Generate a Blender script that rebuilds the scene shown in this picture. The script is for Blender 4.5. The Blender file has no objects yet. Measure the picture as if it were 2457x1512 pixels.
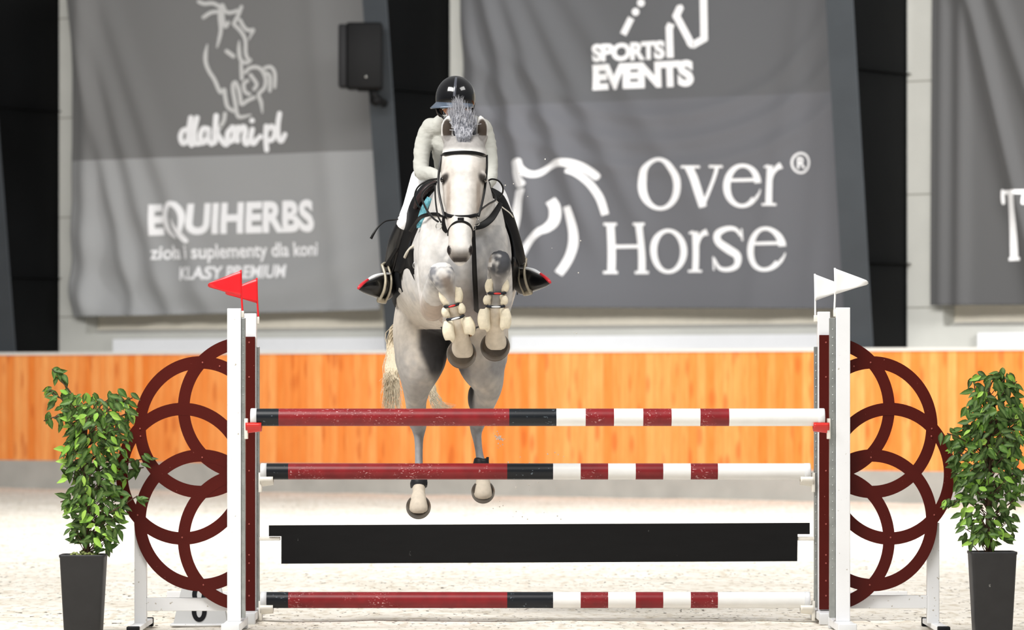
import bpy, bmesh, math, random
from mathutils import Vector, Matrix, noise
random.seed(7)
C = bpy.context.scene.collection
# ------------------------------------------------------------------ camera
F = 11030.0            # focal length in pixels of the 2457 px wide frame
HZ = 924.0             # horizon row
CAMH = 1.51
cam = bpy.data.cameras.new('camera'); camo = bpy.data.objects.new('camera', cam); C.objects.link(camo)
camo.location = (0, 0, CAMH); camo.rotation_euler = (math.pi/2, 0, 0)
cam.sensor_width = 36.0; cam.lens = F/2457*36.0; cam.shift_y = (HZ-756)/2457
cam.clip_end = 500
cam.dof.use_dof = True; cam.dof.focus_distance = 28.7; cam.dof.aperture_fstop = 3.2
bpy.context.scene.camera = camo
vs = bpy.context.scene.view_settings
vs.view_transform = 'Standard'; vs.look = 'None'; vs.gamma = 1; vs.use_curve_mapping = False; vs.exposure = 0.0
# ------------------------------------------------------------------ light
w = bpy.data.worlds.new('world'); bpy.context.scene.world = w; w.use_nodes = True
nt = w.node_tree; bg = nt.nodes['Background']
tc = nt.nodes.new('ShaderNodeTexCoord'); sp = nt.nodes.new('ShaderNodeSeparateXYZ'); rp = nt.nodes.new('ShaderNodeValToRGB')
nt.links.new(tc.outputs['Generated'], sp.inputs[0]); nt.links.new(sp.outputs['Z'], rp.inputs[0]); nt.links.new(rp.outputs[0], bg.inputs['Color'])
rp.color_ramp.elements[0].position = 0.0; rp.color_ramp.elements[0].color = (.55, .56, .58, 1)
rp.color_ramp.elements[1].position = .6; rp.color_ramp.elements[1].color = (1, 1, 1, 1)
bg.inputs['Strength'].default_value = 0.33
def area(name, loc, target, sx, sy, power, col=(1, 1, 1), spread=180):
    l = bpy.data.lights.new(name, 'AREA'); l.shape = 'RECTANGLE'; l.size = sx; l.size_y = sy; l.energy = power; l.color = col; l.spread = math.radians(spread)
    o = bpy.data.objects.new(name, l); C.objects.link(o); o.location = loc
    o.rotation_euler = (Vector(target)-Vector(loc)).to_track_quat('-Z', 'Y').to_euler(); return o
area('added_light', (-5, 23, 11), (0, 30, .8), 9, 4, 2300, (1, .985, .96))  # overhead area light added for the fence, out of view
area('added_light', (7, 26, 11), (0, 30, .8), 6, 3, 500, (1, .985, .96))  # second added overhead light on the fence, from the right
area('added_light', (2, 46, 12), (0, 46, 0), 14, 14, 1500, (1, .99, .97), 100)  # added to brighten the sand behind the fence, out of view
area('added_light', (-3, 36, 9.5), (0, 63, 5.0), 20, 3, 900, (1, .99, .97), 62)  # added wash of light on the back wall and banners
area('added_light', (15, 46, 9), (-1, 63, 4.6), 4, 3, 620, (1, .99, .97), 70)  # added raking light that brings out the banner folds

# ------------------------------------------------------------------ helpers
def P(px, py, D):
    return Vector(((px-1228.5)*D/F, D, CAMH-(py-HZ)*D/F))
def srgb(c):
    return tuple(((v/255)/12.92 if v/255 <= .04045 else (((v/255)+.055)/1.055)**2.4) for v in c)
MATS = {}
def mat(name, col, rough=.6, spec=.4, var=0, vscale=8, bump=0, bscale=60, col2=None, metal=0, coat=0, stretch=(1, 1, 1), bdist=.01, trans=0):
    if name in MATS: return MATS[name]
    m = bpy.data.materials.new(name); m.use_nodes = True; n = m.node_tree; b = n.nodes['Principled BSDF']
    b.inputs['Roughness'].default_value = rough; b.inputs['Specular IOR Level'].default_value = spec
    b.inputs['Metallic'].default_value = metal; b.inputs['Coat Weight'].default_value = coat
    c = srgb(col); b.inputs['Base Color'].default_value = (*c, 1)
    tco = n.nodes.new('ShaderNodeTexCoord'); mp = n.nodes.new('ShaderNodeMapping'); mp.inputs['Scale'].default_value = stretch
    n.links.new(tco.outputs['Object'], mp.inputs[0])
    nz = n.nodes.new('ShaderNodeTexNoise'); nz.inputs['Scale'].default_value = vscale; nz.inputs['Detail'].default_value = 5
    n.links.new(mp.outputs[0], nz.inputs['Vector'])
    r = n.nodes.new('ShaderNodeValToRGB'); n.links.new(nz.outputs['Fac'], r.inputs[0]); n.links.new(r.outputs[0], b.inputs['Base Color'])
    v = max(var, .015)
    c2 = srgb(col2) if col2 else tuple(x*(1-v) for x in c)
    r.color_ramp.elements[0].position = .35; r.color_ramp.elements[1].position = .65
    r.color_ramp.elements[0].color = (*c2, 1); r.color_ramp.elements[1].color = (*c, 1)
    if bump:
        n2 = n.nodes.new('ShaderNodeTexNoise'); n2.inputs['Scale'].default_value = bscale; n2.inputs['Detail'].default_value = 4
        n.links.new(mp.outputs[0], n2.inputs['Vector'])
        bp = n.nodes.new('ShaderNodeBump'); bp.inputs['Strength'].default_value = bump; bp.inputs['Distance'].default_value = bdist
        n.links.new(n2.outputs['Fac'], bp.inputs['Height']); n.links.new(bp.outputs[0], b.inputs['Normal'])
    MATS[name] = m; return m
def speckle(m, col, scale, thr, detail=2, stretch=(1, 1, 1), mask=None):
    """chips / specks of another colour over the base colour"""
    n = m.node_tree; b = n.nodes['Principled BSDF']; src = b.inputs['Base Color'].links[0].from_socket
    tco = n.nodes.new('ShaderNodeTexCoord'); mp = n.nodes.new('ShaderNodeMapping'); mp.inputs['Scale'].default_value = stretch
    n.links.new(tco.outputs['Object'], mp.inputs[0])
    nz = n.nodes.new('ShaderNodeTexNoise'); nz.inputs['Scale'].default_value = scale; nz.inputs['Detail'].default_value = detail
    n.links.new(mp.outputs[0], nz.inputs['Vector'])
    r = n.nodes.new('ShaderNodeValToRGB'); r.color_ramp.elements[0].position = thr; r.color_ramp.elements[1].position = thr+.04
    n.links.new(nz.outputs['Fac'], r.inputs[0]); fac = r.outputs[0]
    if mask:
        n3 = n.nodes.new('ShaderNodeTexNoise'); n3.inputs['Scale'].default_value = mask[0]; n.links.new(tco.outputs['Object'], n3.inputs['Vector'])
        r3 = n.nodes.new('ShaderNodeValToRGB'); r3.color_ramp.elements[0].position = mask[1]; r3.color_ramp.elements[1].position = mask[1]+.12
        n.links.new(n3.outputs['Fac'], r3.inputs[0])
        mm = n.nodes.new('ShaderNodeMath'); mm.operation = 'MULTIPLY'; n.links.new(fac, mm.inputs[0]); n.links.new(r3.outputs[0], mm.inputs[1]); fac = mm.outputs[0]
    mx = n.nodes.new('ShaderNodeMix'); mx.data_type = 'RGBA'; mx.inputs[7].default_value = (*srgb(col), 1)
    n.links.new(fac, mx.inputs[0]); n.links.new(src, mx.inputs[6]); n.links.new(mx.outputs[2], b.inputs['Base Color'])
    return m
def obj(name, bm, m, parent=None, smooth=True, matrix=None, label=None, recalc=True):
    if recalc: bmesh.ops.recalc_face_normals(bm, faces=bm.faces)
    me = bpy.data.meshes.new(name); bm.to_mesh(me); bm.free()
    for mm in (m if isinstance(m, (list, tuple)) else [m]): me.materials.append(mm)
    if smooth:
        for p in me.polygons: p.use_smooth = True
    o = bpy.data.objects.new(name, me); C.objects.link(o)
    if parent:
        o.parent = parent
        o.matrix_parent_inverse = Matrix.Identity(4)
        o.matrix_basis = Matrix.Translation(-Vector(parent.location)) if parent.type == 'EMPTY' and parent.get('_world', 0) else (matrix or Matrix.Identity(4))
    elif matrix is not None: o.matrix_basis = matrix
    if label: o['label'] = label
    return o
def tag(o, label, cat, group=None, kind=None):
    o['label'] = label; o['category'] = cat
    if group: o['group'] = group
    if kind: o['kind'] = kind
    return o
def thing(name, label, cat, loc, group=None):
    o = bpy.data.objects.new(name, None); C.objects.link(o); o.location = loc; o.empty_display_size = .1
    o['_world'] = 1
    return tag(o, label, cat, group)
def box(bm, x0, x1, y0, y1, z0, z1, bev=0, mi=0):
    vsx = [bm.verts.new((x, y, z)) for x in (x0, x1) for y in (y0, y1) for z in (z0, z1)]
    fs = [bm.faces.new([vsx[i] for i in q]) for q in ((0, 1, 3, 2), (4, 6, 7, 5), (0, 4, 5, 1), (2, 3, 7, 6), (0, 2, 6, 4), (1, 5, 7, 3))]
    for f in fs: f.material_index = mi
    if bev:
        es = list({e for f in fs for e in f.edges})
        bmesh.ops.bevel(bm, geom=es, offset=bev, segments=2, affect='EDGES', profile=.5)
def pbox(bm, px0, px1, py0, py1, D0, D1, bev=0, mi=0):
    """box measured on its front face at distance D0, D1 = rear"""
    a = P(px0, py1, D0); b = P(px1, py0, D0); box(bm, a.x, b.x, D0, D1, a.z, b.z, bev, mi)
def catmull(pts, n):
    if len(pts) < 3 or n <= 1: 
        if n <= 1: return [tuple(p) for p in pts]
    out = []
    for i in range(len(pts)-1):
        p0 = pts[max(i-1, 0)]; p1 = pts[i]; p2 = pts[i+1]; p3 = pts[min(i+2, len(pts)-1)]
        for k in range(n):
            t = k/n
            out.append(tuple(.5*((2*b)+(-a+c)*t+(2*a-5*b+4*c-d)*t*t+(-a+3*b-3*c+d)*t**3) for a, b, c, d in zip(p0, p1, p2, p3)))
    out.append(tuple(pts[-1])); return out
def loft(bm, st, nseg=20, sub=4, ex=2.0, ref=(1, 0, 0), mi=0, closed_ends=True):
    """st: (x,y,z,rx,ry) stations; rx along ref, ry across"""
    st = catmull(st, sub); rings = []
    X = Vector(ref)
    for i, s in enumerate(st):
        a = Vector(st[max(i-1, 0)][:3]); b = Vector(st[min(i+1, len(st)-1)][:3]); t = (b-a).normalized()
        sd = X-t*X.dot(t)
        if sd.length < 1e-4: sd = Vector((0, 0, 1))-t*t.z
        sd.normalize(); ot = t.cross(sd); c = Vector(s[:3]); ring = []
        for k in range(nseg):
            th = 2*math.pi*k/nseg; cs, sn = math.cos(th), math.sin(th)
            cx = math.copysign(abs(cs)**(2/ex), cs); sx = math.copysign(abs(sn)**(2/ex), sn)
            ring.append(bm.verts.new(c+sd*cx*max(s[3], .0005)+ot*sx*max(s[4], .0005)))
        rings.append(ring)
    for r0, r1 in zip(rings, rings[1:]):
        for k in range(nseg):
            f = bm.faces.new((r0[k], r0[(k+1) % nseg], r1[(k+1) % nseg], r1[k])); f.material_index = mi
    if closed_ends:
        bm.faces.new(rings[0]).material_index = mi; bm.faces.new(rings[-1]).material_index = mi
    return rings
def ploft(bm, st, **k):
    """stations (px,py,D,rx_px,ry_px)"""
    loft(bm, [(*P(a, b, D), r1*D/F, r2*D/F) for a, b, D, r1, r2 in st], **k)
def ball(bm, c, r, seg=16, mi=0, scale=(1, 1, 1), rot=None):
    m = Matrix.Translation(c) @ (rot or Matrix.Identity(4)) @ Matrix.Diagonal((*[r*s for s in scale], 1))
    n0 = len(bm.faces); bmesh.ops.create_uvsphere(bm, u_segments=seg, v_segments=seg*2//3, radius=1, matrix=m)
    if mi:
        bm.faces.ensure_lookup_table()
        for f in bm.faces[n0:]: f.material_index = mi
def pball(bm, px, py, D, rpx, ry=None, rd=None, **k):
    s = D/F; ry = ry or rpx; rd = rd or rpx
    ball(bm, P(px, py, D), 1, scale=(rpx*s, rd*s, ry*s), **k)
def tube(bm, pts, r, nseg=8, sub=5, mi=0, r2=None, ref=(0, 1, 0)):
    n = len(pts); 
    st = [(*p[:3], (p[3] if len(p) > 3 else r), (p[3] if len(p) > 3 else r)*(r2/r if r2 else 1)) for p in pts]
    loft(bm, st, nseg=nseg, sub=sub, mi=mi, ref=ref)
def ptube(bm, pts, rpx, **k):
    tube(bm, [(*P(*p[:3]), (p[3] if len(p) > 3 else rpx)*p[2]/F) for p in pts], rpx*28.5/F, **k)
def remesh(bm, voxel, smooth_it=6, fac=.5):
    me = bpy.data.meshes.new('t'); bm.to_mesh(me); bm.free(); o = bpy.data.objects.new('t', me); C.objects.link(o)
    m = o.modifiers.new('r', 'REMESH'); m.mode = 'VOXEL'; m.voxel_size = voxel
    s = o.modifiers.new('s', 'SMOOTH'); s.factor = fac; s.iterations = smooth_it
    dg = bpy.context.evaluated_depsgraph_get(); e = o.evaluated_get(dg)
    m2 = bpy.data.meshes.new_from_object(e); b2 = bmesh.new(); b2.from_mesh(m2)
    bpy.data.objects.remove(o); bpy.data.meshes.remove(me); bpy.data.meshes.remove(m2)
    return b2
def vcol_mat(name, rough, spec=.3, bump=.15, bscale=300, mottled=None):
    m = bpy.data.materials.new(name); m.use_nodes = True; n = m.node_tree; b = n.nodes['Principled BSDF']
    a = n.nodes.new('ShaderNodeAttribute'); a.attribute_name = 'Col'
    b.inputs['Roughness'].default_value = rough; b.inputs['Specular IOR Level'].default_value = spec
    out = a.outputs['Color']
    tco = n.nodes.new('ShaderNodeTexCoord')
    if mottled:
        nz = n.nodes.new('ShaderNodeTexNoise'); nz.inputs['Scale'].default_value = mottled[0]; nz.inputs['Detail'].default_value = 6
        n.links.new(tco.outputs['Object'], nz.inputs['Vector'])
        r = n.nodes.new('ShaderNodeValToRGB'); r.color_ramp.elements[0].position = .3; r.color_ramp.elements[1].position = .62
        r.color_ramp.elements[0].color = (mottled[1],)*3+(1,); r.color_ramp.elements[1].color = (1, 1, 1, 1)
        n.links.new(nz.outputs['Fac'], r.inputs[0])
        mx = n.nodes.new('ShaderNodeMix'); mx.data_type = 'RGBA'; mx.blend_type = 'MULTIPLY'; mx.inputs[0].default_value = 1
        n.links.new(out, mx.inputs[6]); n.links.new(r.outputs[0], mx.inputs[7]); out = mx.outputs[2]
    n.links.new(out, b.inputs['Base Color'])
    n2 = n.nodes.new('ShaderNodeTexNoise'); n2.inputs['Scale'].default_value = bscale
    n.links.new(tco.outputs['Object'], n2.inputs['Vector'])
    bp = n.nodes.new('ShaderNodeBump'); bp.inputs['Strength'].default_value = bump; bp.inputs['Distance'].default_value = .004
    n.links.new(n2.outputs['Fac'], bp.inputs['Height']); n.links.new(bp.outputs[0], b.inputs['Normal'])
    return m
def paint(o, fn):
    me = o.data; ca = me.color_attributes.new('Col', 'FLOAT_COLOR', 'POINT')
    off = o.matrix_basis.translation + (o.parent.location if o.parent else Vector())
    for i, v in enumerate(me.vertices):
        c = fn(v.co, v.normal); ca.data[i].color = (*c, 1)
def lerp(a, b, t): return tuple(x+(y-x)*t for x, y in zip(a, b))
def ss(e0, e1, x):
    t = max(0, min(1, (x-e0)/(e1-e0))); return t*t*(3-2*t)

# ------------------------------------------------------------------ materials
white_paint = mat('white_paint', (236, 237, 239), .35, .5, .05, 3)
speckle(white_paint, (178, 172, 160), 40, .70)
aluminium = mat('aluminium', (176, 180, 178), .38, .5, .2, 20, metal=.75)
maroon = mat('maroon_board', (78, 16, 9), .45, .2, .1, 6)
speckle(maroon, (150, 90, 78), 55, .76)
rubber = mat('black_rubber', (14, 15, 19), .6, .2)
pole_red = mat('pole_red', (134, 24, 30), .4, .4, .25, 12, stretch=(1, 1, 1)); speckle(pole_red, (214, 170, 170), 60, .62, 4, (1, 2, 2), mask=(4, .5))
pole_black = mat('pole_black', (14, 20, 27), .4, .35, .2, 12); speckle(pole_black, (110, 122, 132), 34, .66, 5, (1, 2, 2))
pole_white = mat('pole_white', (240, 240, 238), .35, .5, .05, 9)
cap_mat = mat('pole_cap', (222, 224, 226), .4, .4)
red_plastic = mat('red_plastic', (205, 42, 36), .35, .5)
cup_white = mat('cup_plastic', (236, 232, 222), .4, .4)
flag_red = mat('flag_red', (232, 30, 38), .32, .5, .15, 7)
flag_white = mat('flag_white', (240, 240, 240), .4, .4)
plank_mat = mat('plank_black', (14, 14, 15), .6, .2, .2, 5, stretch=(1, 6, 6)); speckle(plank_mat, (120, 120, 118), 16, .735, 6)
leather = mat('black_leather', (13, 12, 13), .4, .3, .2, 25)
steel = mat('steel', (190, 190, 188), .25, .5, metal=.9)

# ------------------------------------------------------------------ ground
def sand_material():
    m = bpy.data.materials.new('sand'); m.use_nodes = True; n = m.node_tree; b = n.nodes['Principled BSDF']
    b.inputs['Roughness'].default_value = .95; b.inputs['Specular IOR Level'].default_value = .1
    t = n.nodes.new('ShaderNodeTexCoord')
    def nz(scale, det=4, st=None):
        k = n.nodes.new('ShaderNodeTexNoise'); k.inputs['Scale'].default_value = scale; k.inputs['Detail'].default_value = det
        if st:
            mp = n.nodes.new('ShaderNodeMapping'); mp.inputs['Scale'].default_value = st; n.links.new(t.outputs['Object'], mp.inputs[0]); n.links.new(mp.outputs[0], k.inputs['Vector'])
        else: n.links.new(t.outputs['Object'], k.inputs['Vector'])
        return k.outputs['Fac']
    def ramp(f, p0, c0, p1, c1):
        r = n.nodes.new('ShaderNodeValToRGB'); r.color_ramp.elements[0].position = p0; r.color_ramp.elements[1].position = p1
        r.color_ramp.elements[0].color = (*c0, 1); r.color_ramp.elements[1].color = (*c1, 1); n.links.new(f, r.inputs[0]); return r.outputs[0]
    base = ramp(nz(1.6, 6), .35, srgb((226, 219, 206)), .62, srgb((242, 236, 226)))
    fine = ramp(nz(14, 6, (1, .35, 1)), .38, srgb((212, 203, 188)), .50, (1, 1, 1))
    mx = n.nodes.new('ShaderNodeMix'); mx.data_type = 'RGBA'; mx.blend_type = 'MULTIPLY'; mx.inputs[0].default_value = .55
    n.links.new(base, mx.inputs[6]); n.links.new(fine, mx.inputs[7])
    spk = ramp(nz(26, 3, (1, .3, 1)), .62, (0, 0, 0), .66, (1, 1, 1))
    patch = ramp(nz(.9, 3), .38, (0, 0, 0), .52, (1, 1, 1))
    mu = n.nodes.new('ShaderNodeMath'); mu.operation = 'MULTIPLY'; n.links.new(spk, mu.inputs[0]); n.links.new(patch, mu.inputs[1])
    m2 = n.nodes.new('ShaderNodeMix'); m2.data_type = 'RGBA'; m2.inputs[7].default_value = (*srgb((96, 88, 78)), 1)
    n.links.new(mu.outputs[0], m2.inputs[0]); n.links.new(mx.outputs[2], m2.inputs[6]); n.links.new(m2.outputs[2], b.inputs['Base Color'])
    bp = n.nodes.new('ShaderNodeBump'); bp.inputs['Strength'].default_value = .35; bp.inputs['Distance'].default_value = .03
    n.links.new(nz(9, 6), bp.inputs['Height']); n.links.new(bp.outputs[0], b.inputs['Normal'])
    return m
SAND = sand_material()
bm = bmesh.new()
nx, ny = 90, 260
def sandz(x, y):
    if y < 12 or y > 66: return 0
    return .018*noise.noise(Vector((x*1.1, y*.9, 0)))+.008*noise.noise(Vector((x*4, y*3, 2)))
rows = []
ys = [-20, 0, 8, 14]+[14+i*.2 for i in range(1, ny)]+[75, 90]
xs = [-60, -30, -12]+[-8+i*16/nx for i in range(nx+1)]+[12, 30, 60]
for y in ys:
    rows.append([bm.verts.new((x, y, sandz(x, y) if abs(x) < 8.5 else 0)) for x in xs])
for a, b in zip(rows, rows[1:]):
    for i in range(len(xs)-1): bm.faces.new((a[i], a[i+1], b[i+1], b[i]))
floor = obj('floor', bm, SAND); floor['kind'] = 'structure'

# ------------------------------------------------------------------ the hall's long side, in its own frame
D0, D1 = 67.7, 58.0
W0 = Vector(((0-1228.5)*D0/F, D0, 0)); W1 = Vector(((2457-1228.5)*D1/F, D1, 0))
U = (W1-W0).normalized(); 
AW = Vector((-U.y, U.x, 0))            # away from the arena
WM = Matrix(((U.x, AW.x, 0, W0.x), (U.y, AW.y, 0, W0.y), (0, 0, 1, 0), (0, 0, 0, 1)))
def wl(px, py, o):
    k = (px-1228.5)/F; bx = W0.x+o*AW.x; by = W0.y+o*AW.y
    s = (k*by-bx)/(U.x-k*U.y); D = by+s*U.y
    return s, CAMH-(py-HZ)*D/F
def wobj(name, bm, m, parent=None, smooth=False, recalc=True):
    o = obj(name, bm, m, None, smooth, WM, recalc=recalc)
    if parent is not None:
        o.parent = parent; o.matrix_parent_inverse = Matrix.Identity(4)
        o.matrix_basis = Matrix.Translation(-Vector(parent.location)) @ WM
    return o
OW = 1.4
def wood_material():
    m = bpy.data.materials.new('kickboard_wood'); m.use_nodes = True; n = m.node_tree; b = n.nodes['Principled BSDF']
    b.inputs['Roughness'].default_value = .5; b.inputs['Specular IOR Level'].default_value = .3
    t = n.nodes.new('ShaderNodeTexCoord'); s = n.nodes.new('ShaderNodeSeparateXYZ'); n.links.new(t.outputs['Object'], s.inputs[0])
    d = n.nodes.new('ShaderNodeMath'); d.operation = 'DIVIDE'; d.inputs[1].default_value = .135; n.links.new(s.outputs['X'], d.inputs[0])
    fl = n.nodes.new('ShaderNodeMath'); fl.operation = 'FLOOR'; n.links.new(d.outputs[0], fl.inputs[0])
    wn = n.nodes.new('ShaderNodeTexWhiteNoise'); wn.noise_dimensions = '1D'; n.links.new(fl.outputs[0], wn.inputs['W'])
    r = n.nodes.new('ShaderNodeValToRGB'); n.links.new(wn.outputs['Value'], r.inputs[0])
    r.color_ramp.elements[0].color = (*srgb((242, 142, 62)), 1); r.color_ramp.elements[1].color = (*srgb((254, 178, 106)), 1)
    def mapn(scale, st):
        mp = n.nodes.new('ShaderNodeMapping'); mp.inputs['Scale'].default_value = st
        ad = n.nodes.new('ShaderNodeVectorMath'); ad.operation = 'ADD'; cb = n.nodes.new('ShaderNodeCombineXYZ')
        mu = n.nodes.new('ShaderNodeMath'); mu.operation = 'MULTIPLY'; mu.inputs[1].default_value = 37; n.links.new(wn.outputs['Value'], mu.inputs[0]); n.links.new(mu.outputs[0], cb.inputs[2])
        n.links.new(t.outputs['Object'], ad.inputs[0]); n.links.new(cb.outputs[0], ad.inputs[1]); n.links.new(ad.outputs[0], mp.inputs[0])
        k = n.nodes.new('ShaderNodeTexNoise'); k.inputs['Scale'].default_value = scale; k.inputs['Detail'].default_value = 4; n.links.new(mp.outputs[0], k.inputs['Vector']); return k.outputs['Fac'], mp.outputs[0]
    g, _ = mapn(3, (6, 1, .8)); rg = n.nodes.new('ShaderNodeValToRGB'); n.links.new(g, rg.inputs[0])
    rg.color_ramp.elements[0].position = .3; rg.color_ramp.elements[1].position = .7; rg.color_ramp.elements[0].color = (.94, .76, .6, 1); rg.color_ramp.elements[1].color = (1.0, 1.0, 1.0, 1)
    mx = n.nodes.new('ShaderNodeMix'); mx.data_type = 'RGBA'; mx.blend_type = 'MULTIPLY'; mx.inputs[0].default_value = 1; n.links.new(r.outputs[0], mx.inputs[6]); n.links.new(rg.outputs[0], mx.inputs[7])
    _, vec = mapn(3, (5.5, .01, 1.9)); v = n.nodes.new('ShaderNodeTexVoronoi'); v.inputs['Scale'].default_value = 1.0; n.links.new(vec, v.inputs['Vector'])
    rk = n.nodes.new('ShaderNodeValToRGB'); rk.color_ramp.elements[0].position = .17; rk.color_ramp.elements[1].position = .34; rk.color_ramp.elements[0].color = (.5, .5, .5, 1); rk.color_ramp.elements[1].color = (0, 0, 0, 1); n.links.new(v.outputs['Distance'], rk.inputs[0])
    m2 = n.nodes.new('ShaderNodeMix'); m2.data_type = 'RGBA'; m2.inputs[7].default_value = (*srgb((196, 84, 24)), 1); n.links.new(rk.outputs[0], m2.inputs[0]); n.links.new(mx.outputs[2], m2.inputs[6])
    fr = n.nodes.new('ShaderNodeMath'); fr.operation = 'FRACT'; n.links.new(d.outputs[0], fr.inputs[0])
    gp = n.nodes.new('ShaderNodeMath'); gp.operation = 'LESS_THAN'; gp.inputs[1].default_value = .05; n.links.new(fr.outputs[0], gp.inputs[0])
    gm = n.nodes.new('ShaderNodeMath'); gm.operation = 'MULTIPLY'; gm.inputs[1].default_value = .45; n.links.new(gp.outputs[0], gm.inputs[0])
    m3 = n.nodes.new('ShaderNodeMix'); m3.data_type = 'RGBA'; m3.inputs[7].default_value = (*srgb((170, 84, 34)), 1); n.links.new(gm.outputs[0], m3.inputs[0]); n.links.new(m2.outputs[2], m3.inputs[6]); n.links.new(m3.outputs[2], b.inputs['Base Color'])
    return m
WOOD = wood_material()
concrete = mat('concrete', (176, 174, 168), .85, .2, .14, 2.5, bump=.2, bscale=30)
S0, S1 = -22, 40
bm = bmesh.new(); box(bm, S0, S1, 0, .05, .405, 1.945); o = wobj('wall_kickboard', bm, WOOD); o['kind'] = 'structure'
bm = bmesh.new(); box(bm, S0, S1, -.01, .3, -.2, .405)
o = wobj('baseboard_back', bm, concrete); o['kind'] = 'structure'
ledge = mat('ledge_paint', (224, 222, 216), .5, .3, .04)
bm = bmesh.new(); box(bm, S0, S1, -.025, OW, 1.945, 1.99, .005); o = wobj('trim_1', bm, ledge); o['kind'] = 'structure'
def panel_material():
    m = mat('wall_panel', (202, 202, 196), .6, .3, .05, 2); n = m.node_tree; b = n.nodes['Principled BSDF']
    src = b.inputs['Base Color'].links[0].from_socket
    t = n.nodes.new('ShaderNodeTexCoord'); s = n.nodes.new('ShaderNodeSeparateXYZ'); n.links.new(t.outputs['Object'], s.inputs[0])
    a = n.nodes.new('ShaderNodeMath'); a.operation = 'ADD'; a.inputs[1].default_value = .46; n.links.new(s.outputs['Z'], a.inputs[0])
    d = n.nodes.new('ShaderNodeMath'); d.operation = 'DIVIDE'; d.inputs[1].default_value = 1.49; n.links.new(a.outputs[0], d.inputs[0])
    f = n.nodes.new('ShaderNodeMath'); f.operation = 'FRACT'; n.links.new(d.outputs[0], f.inputs[0])
    l = n.nodes.new('ShaderNodeMath'); l.operation = 'LESS_THAN'; l.inputs[1].default_value = .012; n.links.new(f.outputs[0], l.inputs[0])
    mx = n.nodes.new('ShaderNodeMix'); mx.data_type = 'RGBA'; mx.inputs[7].default_value = (*srgb((140, 138, 130)), 1); n.links.new(l.outputs[0], mx.inputs[0]); n.links.new(src, mx.inputs[6]); n.links.new(mx.outputs[2], b.inputs['Base Color'])
    return m
PANEL = panel_material()
beige = mat('recess_beige', (226, 219, 204), .8, .2, .05)
# back wall with a deep strip window band behind the banners
cols_px = (140, 1077, 2174)
cs = [wl(p, 700, OW)[0] for p in cols_px]
step = (cs[2]-cs[0])/2
cs = [cs[0]-step]+cs+[cs[2]+step]
bm = bmesh.new(); box(bm, S0, S1, OW, OW+.1, 1.99, 2.28); box(bm, S0, S1, OW, OW+.1, 7.4, 9)
pil = []
for c, px in zip(cs, (None, 205, None, 2263, None)):
    wdt = (wl(px, 780, OW)[0]-c) if px else .44
    box(bm, c-.3, c+wdt, OW, OW+.1, 2.28, 7.4)
    box(bm, c+wdt-.04, c+wdt, OW+.1, OW+.3, 2.28, 7.4)
o = wobj('wall_back', bm, PANEL); o['kind'] = 'structure'
bm = bmesh.new(); box(bm, S0, S1, OW+.3, OW+.35, 1.9, 9); o = wobj('wall_recess', bm, beige); o['kind'] = 'structure'
sillm = mat('sill_paint', (214, 213, 208), .6, .3, .04)
bm = bmesh.new()
v = [bm.verts.new(p) for p in ((S0, OW+.1, 2.26), (S1, OW+.1, 2.26), (S1, OW+.3, 2.34), (S0, OW+.3, 2.34))]; bm.faces.new(v)
o = wobj('trim_2', bm, sillm); o['kind'] = 'structure'
board = mat('white_board', (238, 239, 242), .5, .3)
k = 3
for i in range(3):
    c = cs[i+1]; s0 = wl(270, 820, OW-.06)[0]-cs[1]
    bm = bmesh.new(); box(bm, c+s0, c+step-.02, OW-.06, OW-.001, 1.99, 2.19, .004); o = wobj('trim_%d' % k, bm, board); o['kind'] = 'structure'; k += 1
# ---- tapered steel columns
col_black = mat('column_black', (6, 7, 8), .6, .1, .2, 1.5)
col_grey = mat('column_front', (64, 68, 72), .6, .2, .1, 2)
def of(z): return OW-(1.22+(z-2)*.115)
for i, (c, lab) in enumerate(zip(cs, ['black tapered steel column one bay beyond the left edge of the frame', 'black tapered steel column at the left edge of the frame',
        'black tapered steel column behind the rider, loudspeaker fixed on its front', 'black tapered steel column behind the white flags', 'black tapered steel column one bay beyond the right edge of the frame'])):
    base = WM @ Vector((c, .6, 0)); t = thing('steel_column', lab, 'column', base)
    def plate(bm, s0, s1, oa, ob, zb=.0, zt=8.2):
        vv = []
        for z in (zb, zt):
            for s in (s0, s1):
                for a in (oa, ob):
                    oo = of(z)+a if not callable(a) else a(z)
                    vv.append(bm.verts.new((s, oo, z)))
        for q in ((0, 1, 3, 2), (4, 6, 7, 5), (0, 4, 5, 1), (2, 3, 7, 6), (0, 2, 6, 4), (1, 5, 7, 3)): bm.faces.new([vv[j] for j in q])
    bm = bmesh.new(); plate(bm, c-.2, c+.2, 0, .025); wobj('front_flange', bm, col_grey, t)
    bm = bmesh.new(); plate(bm, c-.008, c+.008, .025, lambda z: OW-.03); box(bm, c-.2, c+.02, OW-.03, OW-.004, 0, 8.2)
    for z in (3.1, 5.6):                                       # stiffeners
        box(bm, c, c+.1, of(z)+.06, OW-.05, z, z+.012)
    wobj('web', bm, col_black, t)
cab = mat('speaker_black', (7, 7, 8), .6, .15, .1, 30)
grille_m = mat('speaker_grille', (24, 24, 26), .6, .2, .3, 200)
zc = 6.0; sc_ = wl(866, 135, of(zc)-.62)
ctr = WM @ Vector((sc_[0], of(zc)-.62, 0)); Ds = ctr.y
t = thing('loudspeaker', 'black loudspeaker on the column above and left of the rider', 'speaker', P(866, 215, Ds))
bm = bmesh.new(); a = P(832, 215, Ds); b = P(918, 56, Ds); box(bm, a.x, b.x, Ds-.22, Ds+.22, a.z, b.z, .03); cabo = obj('cabinet', bm, cab, t)
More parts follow.
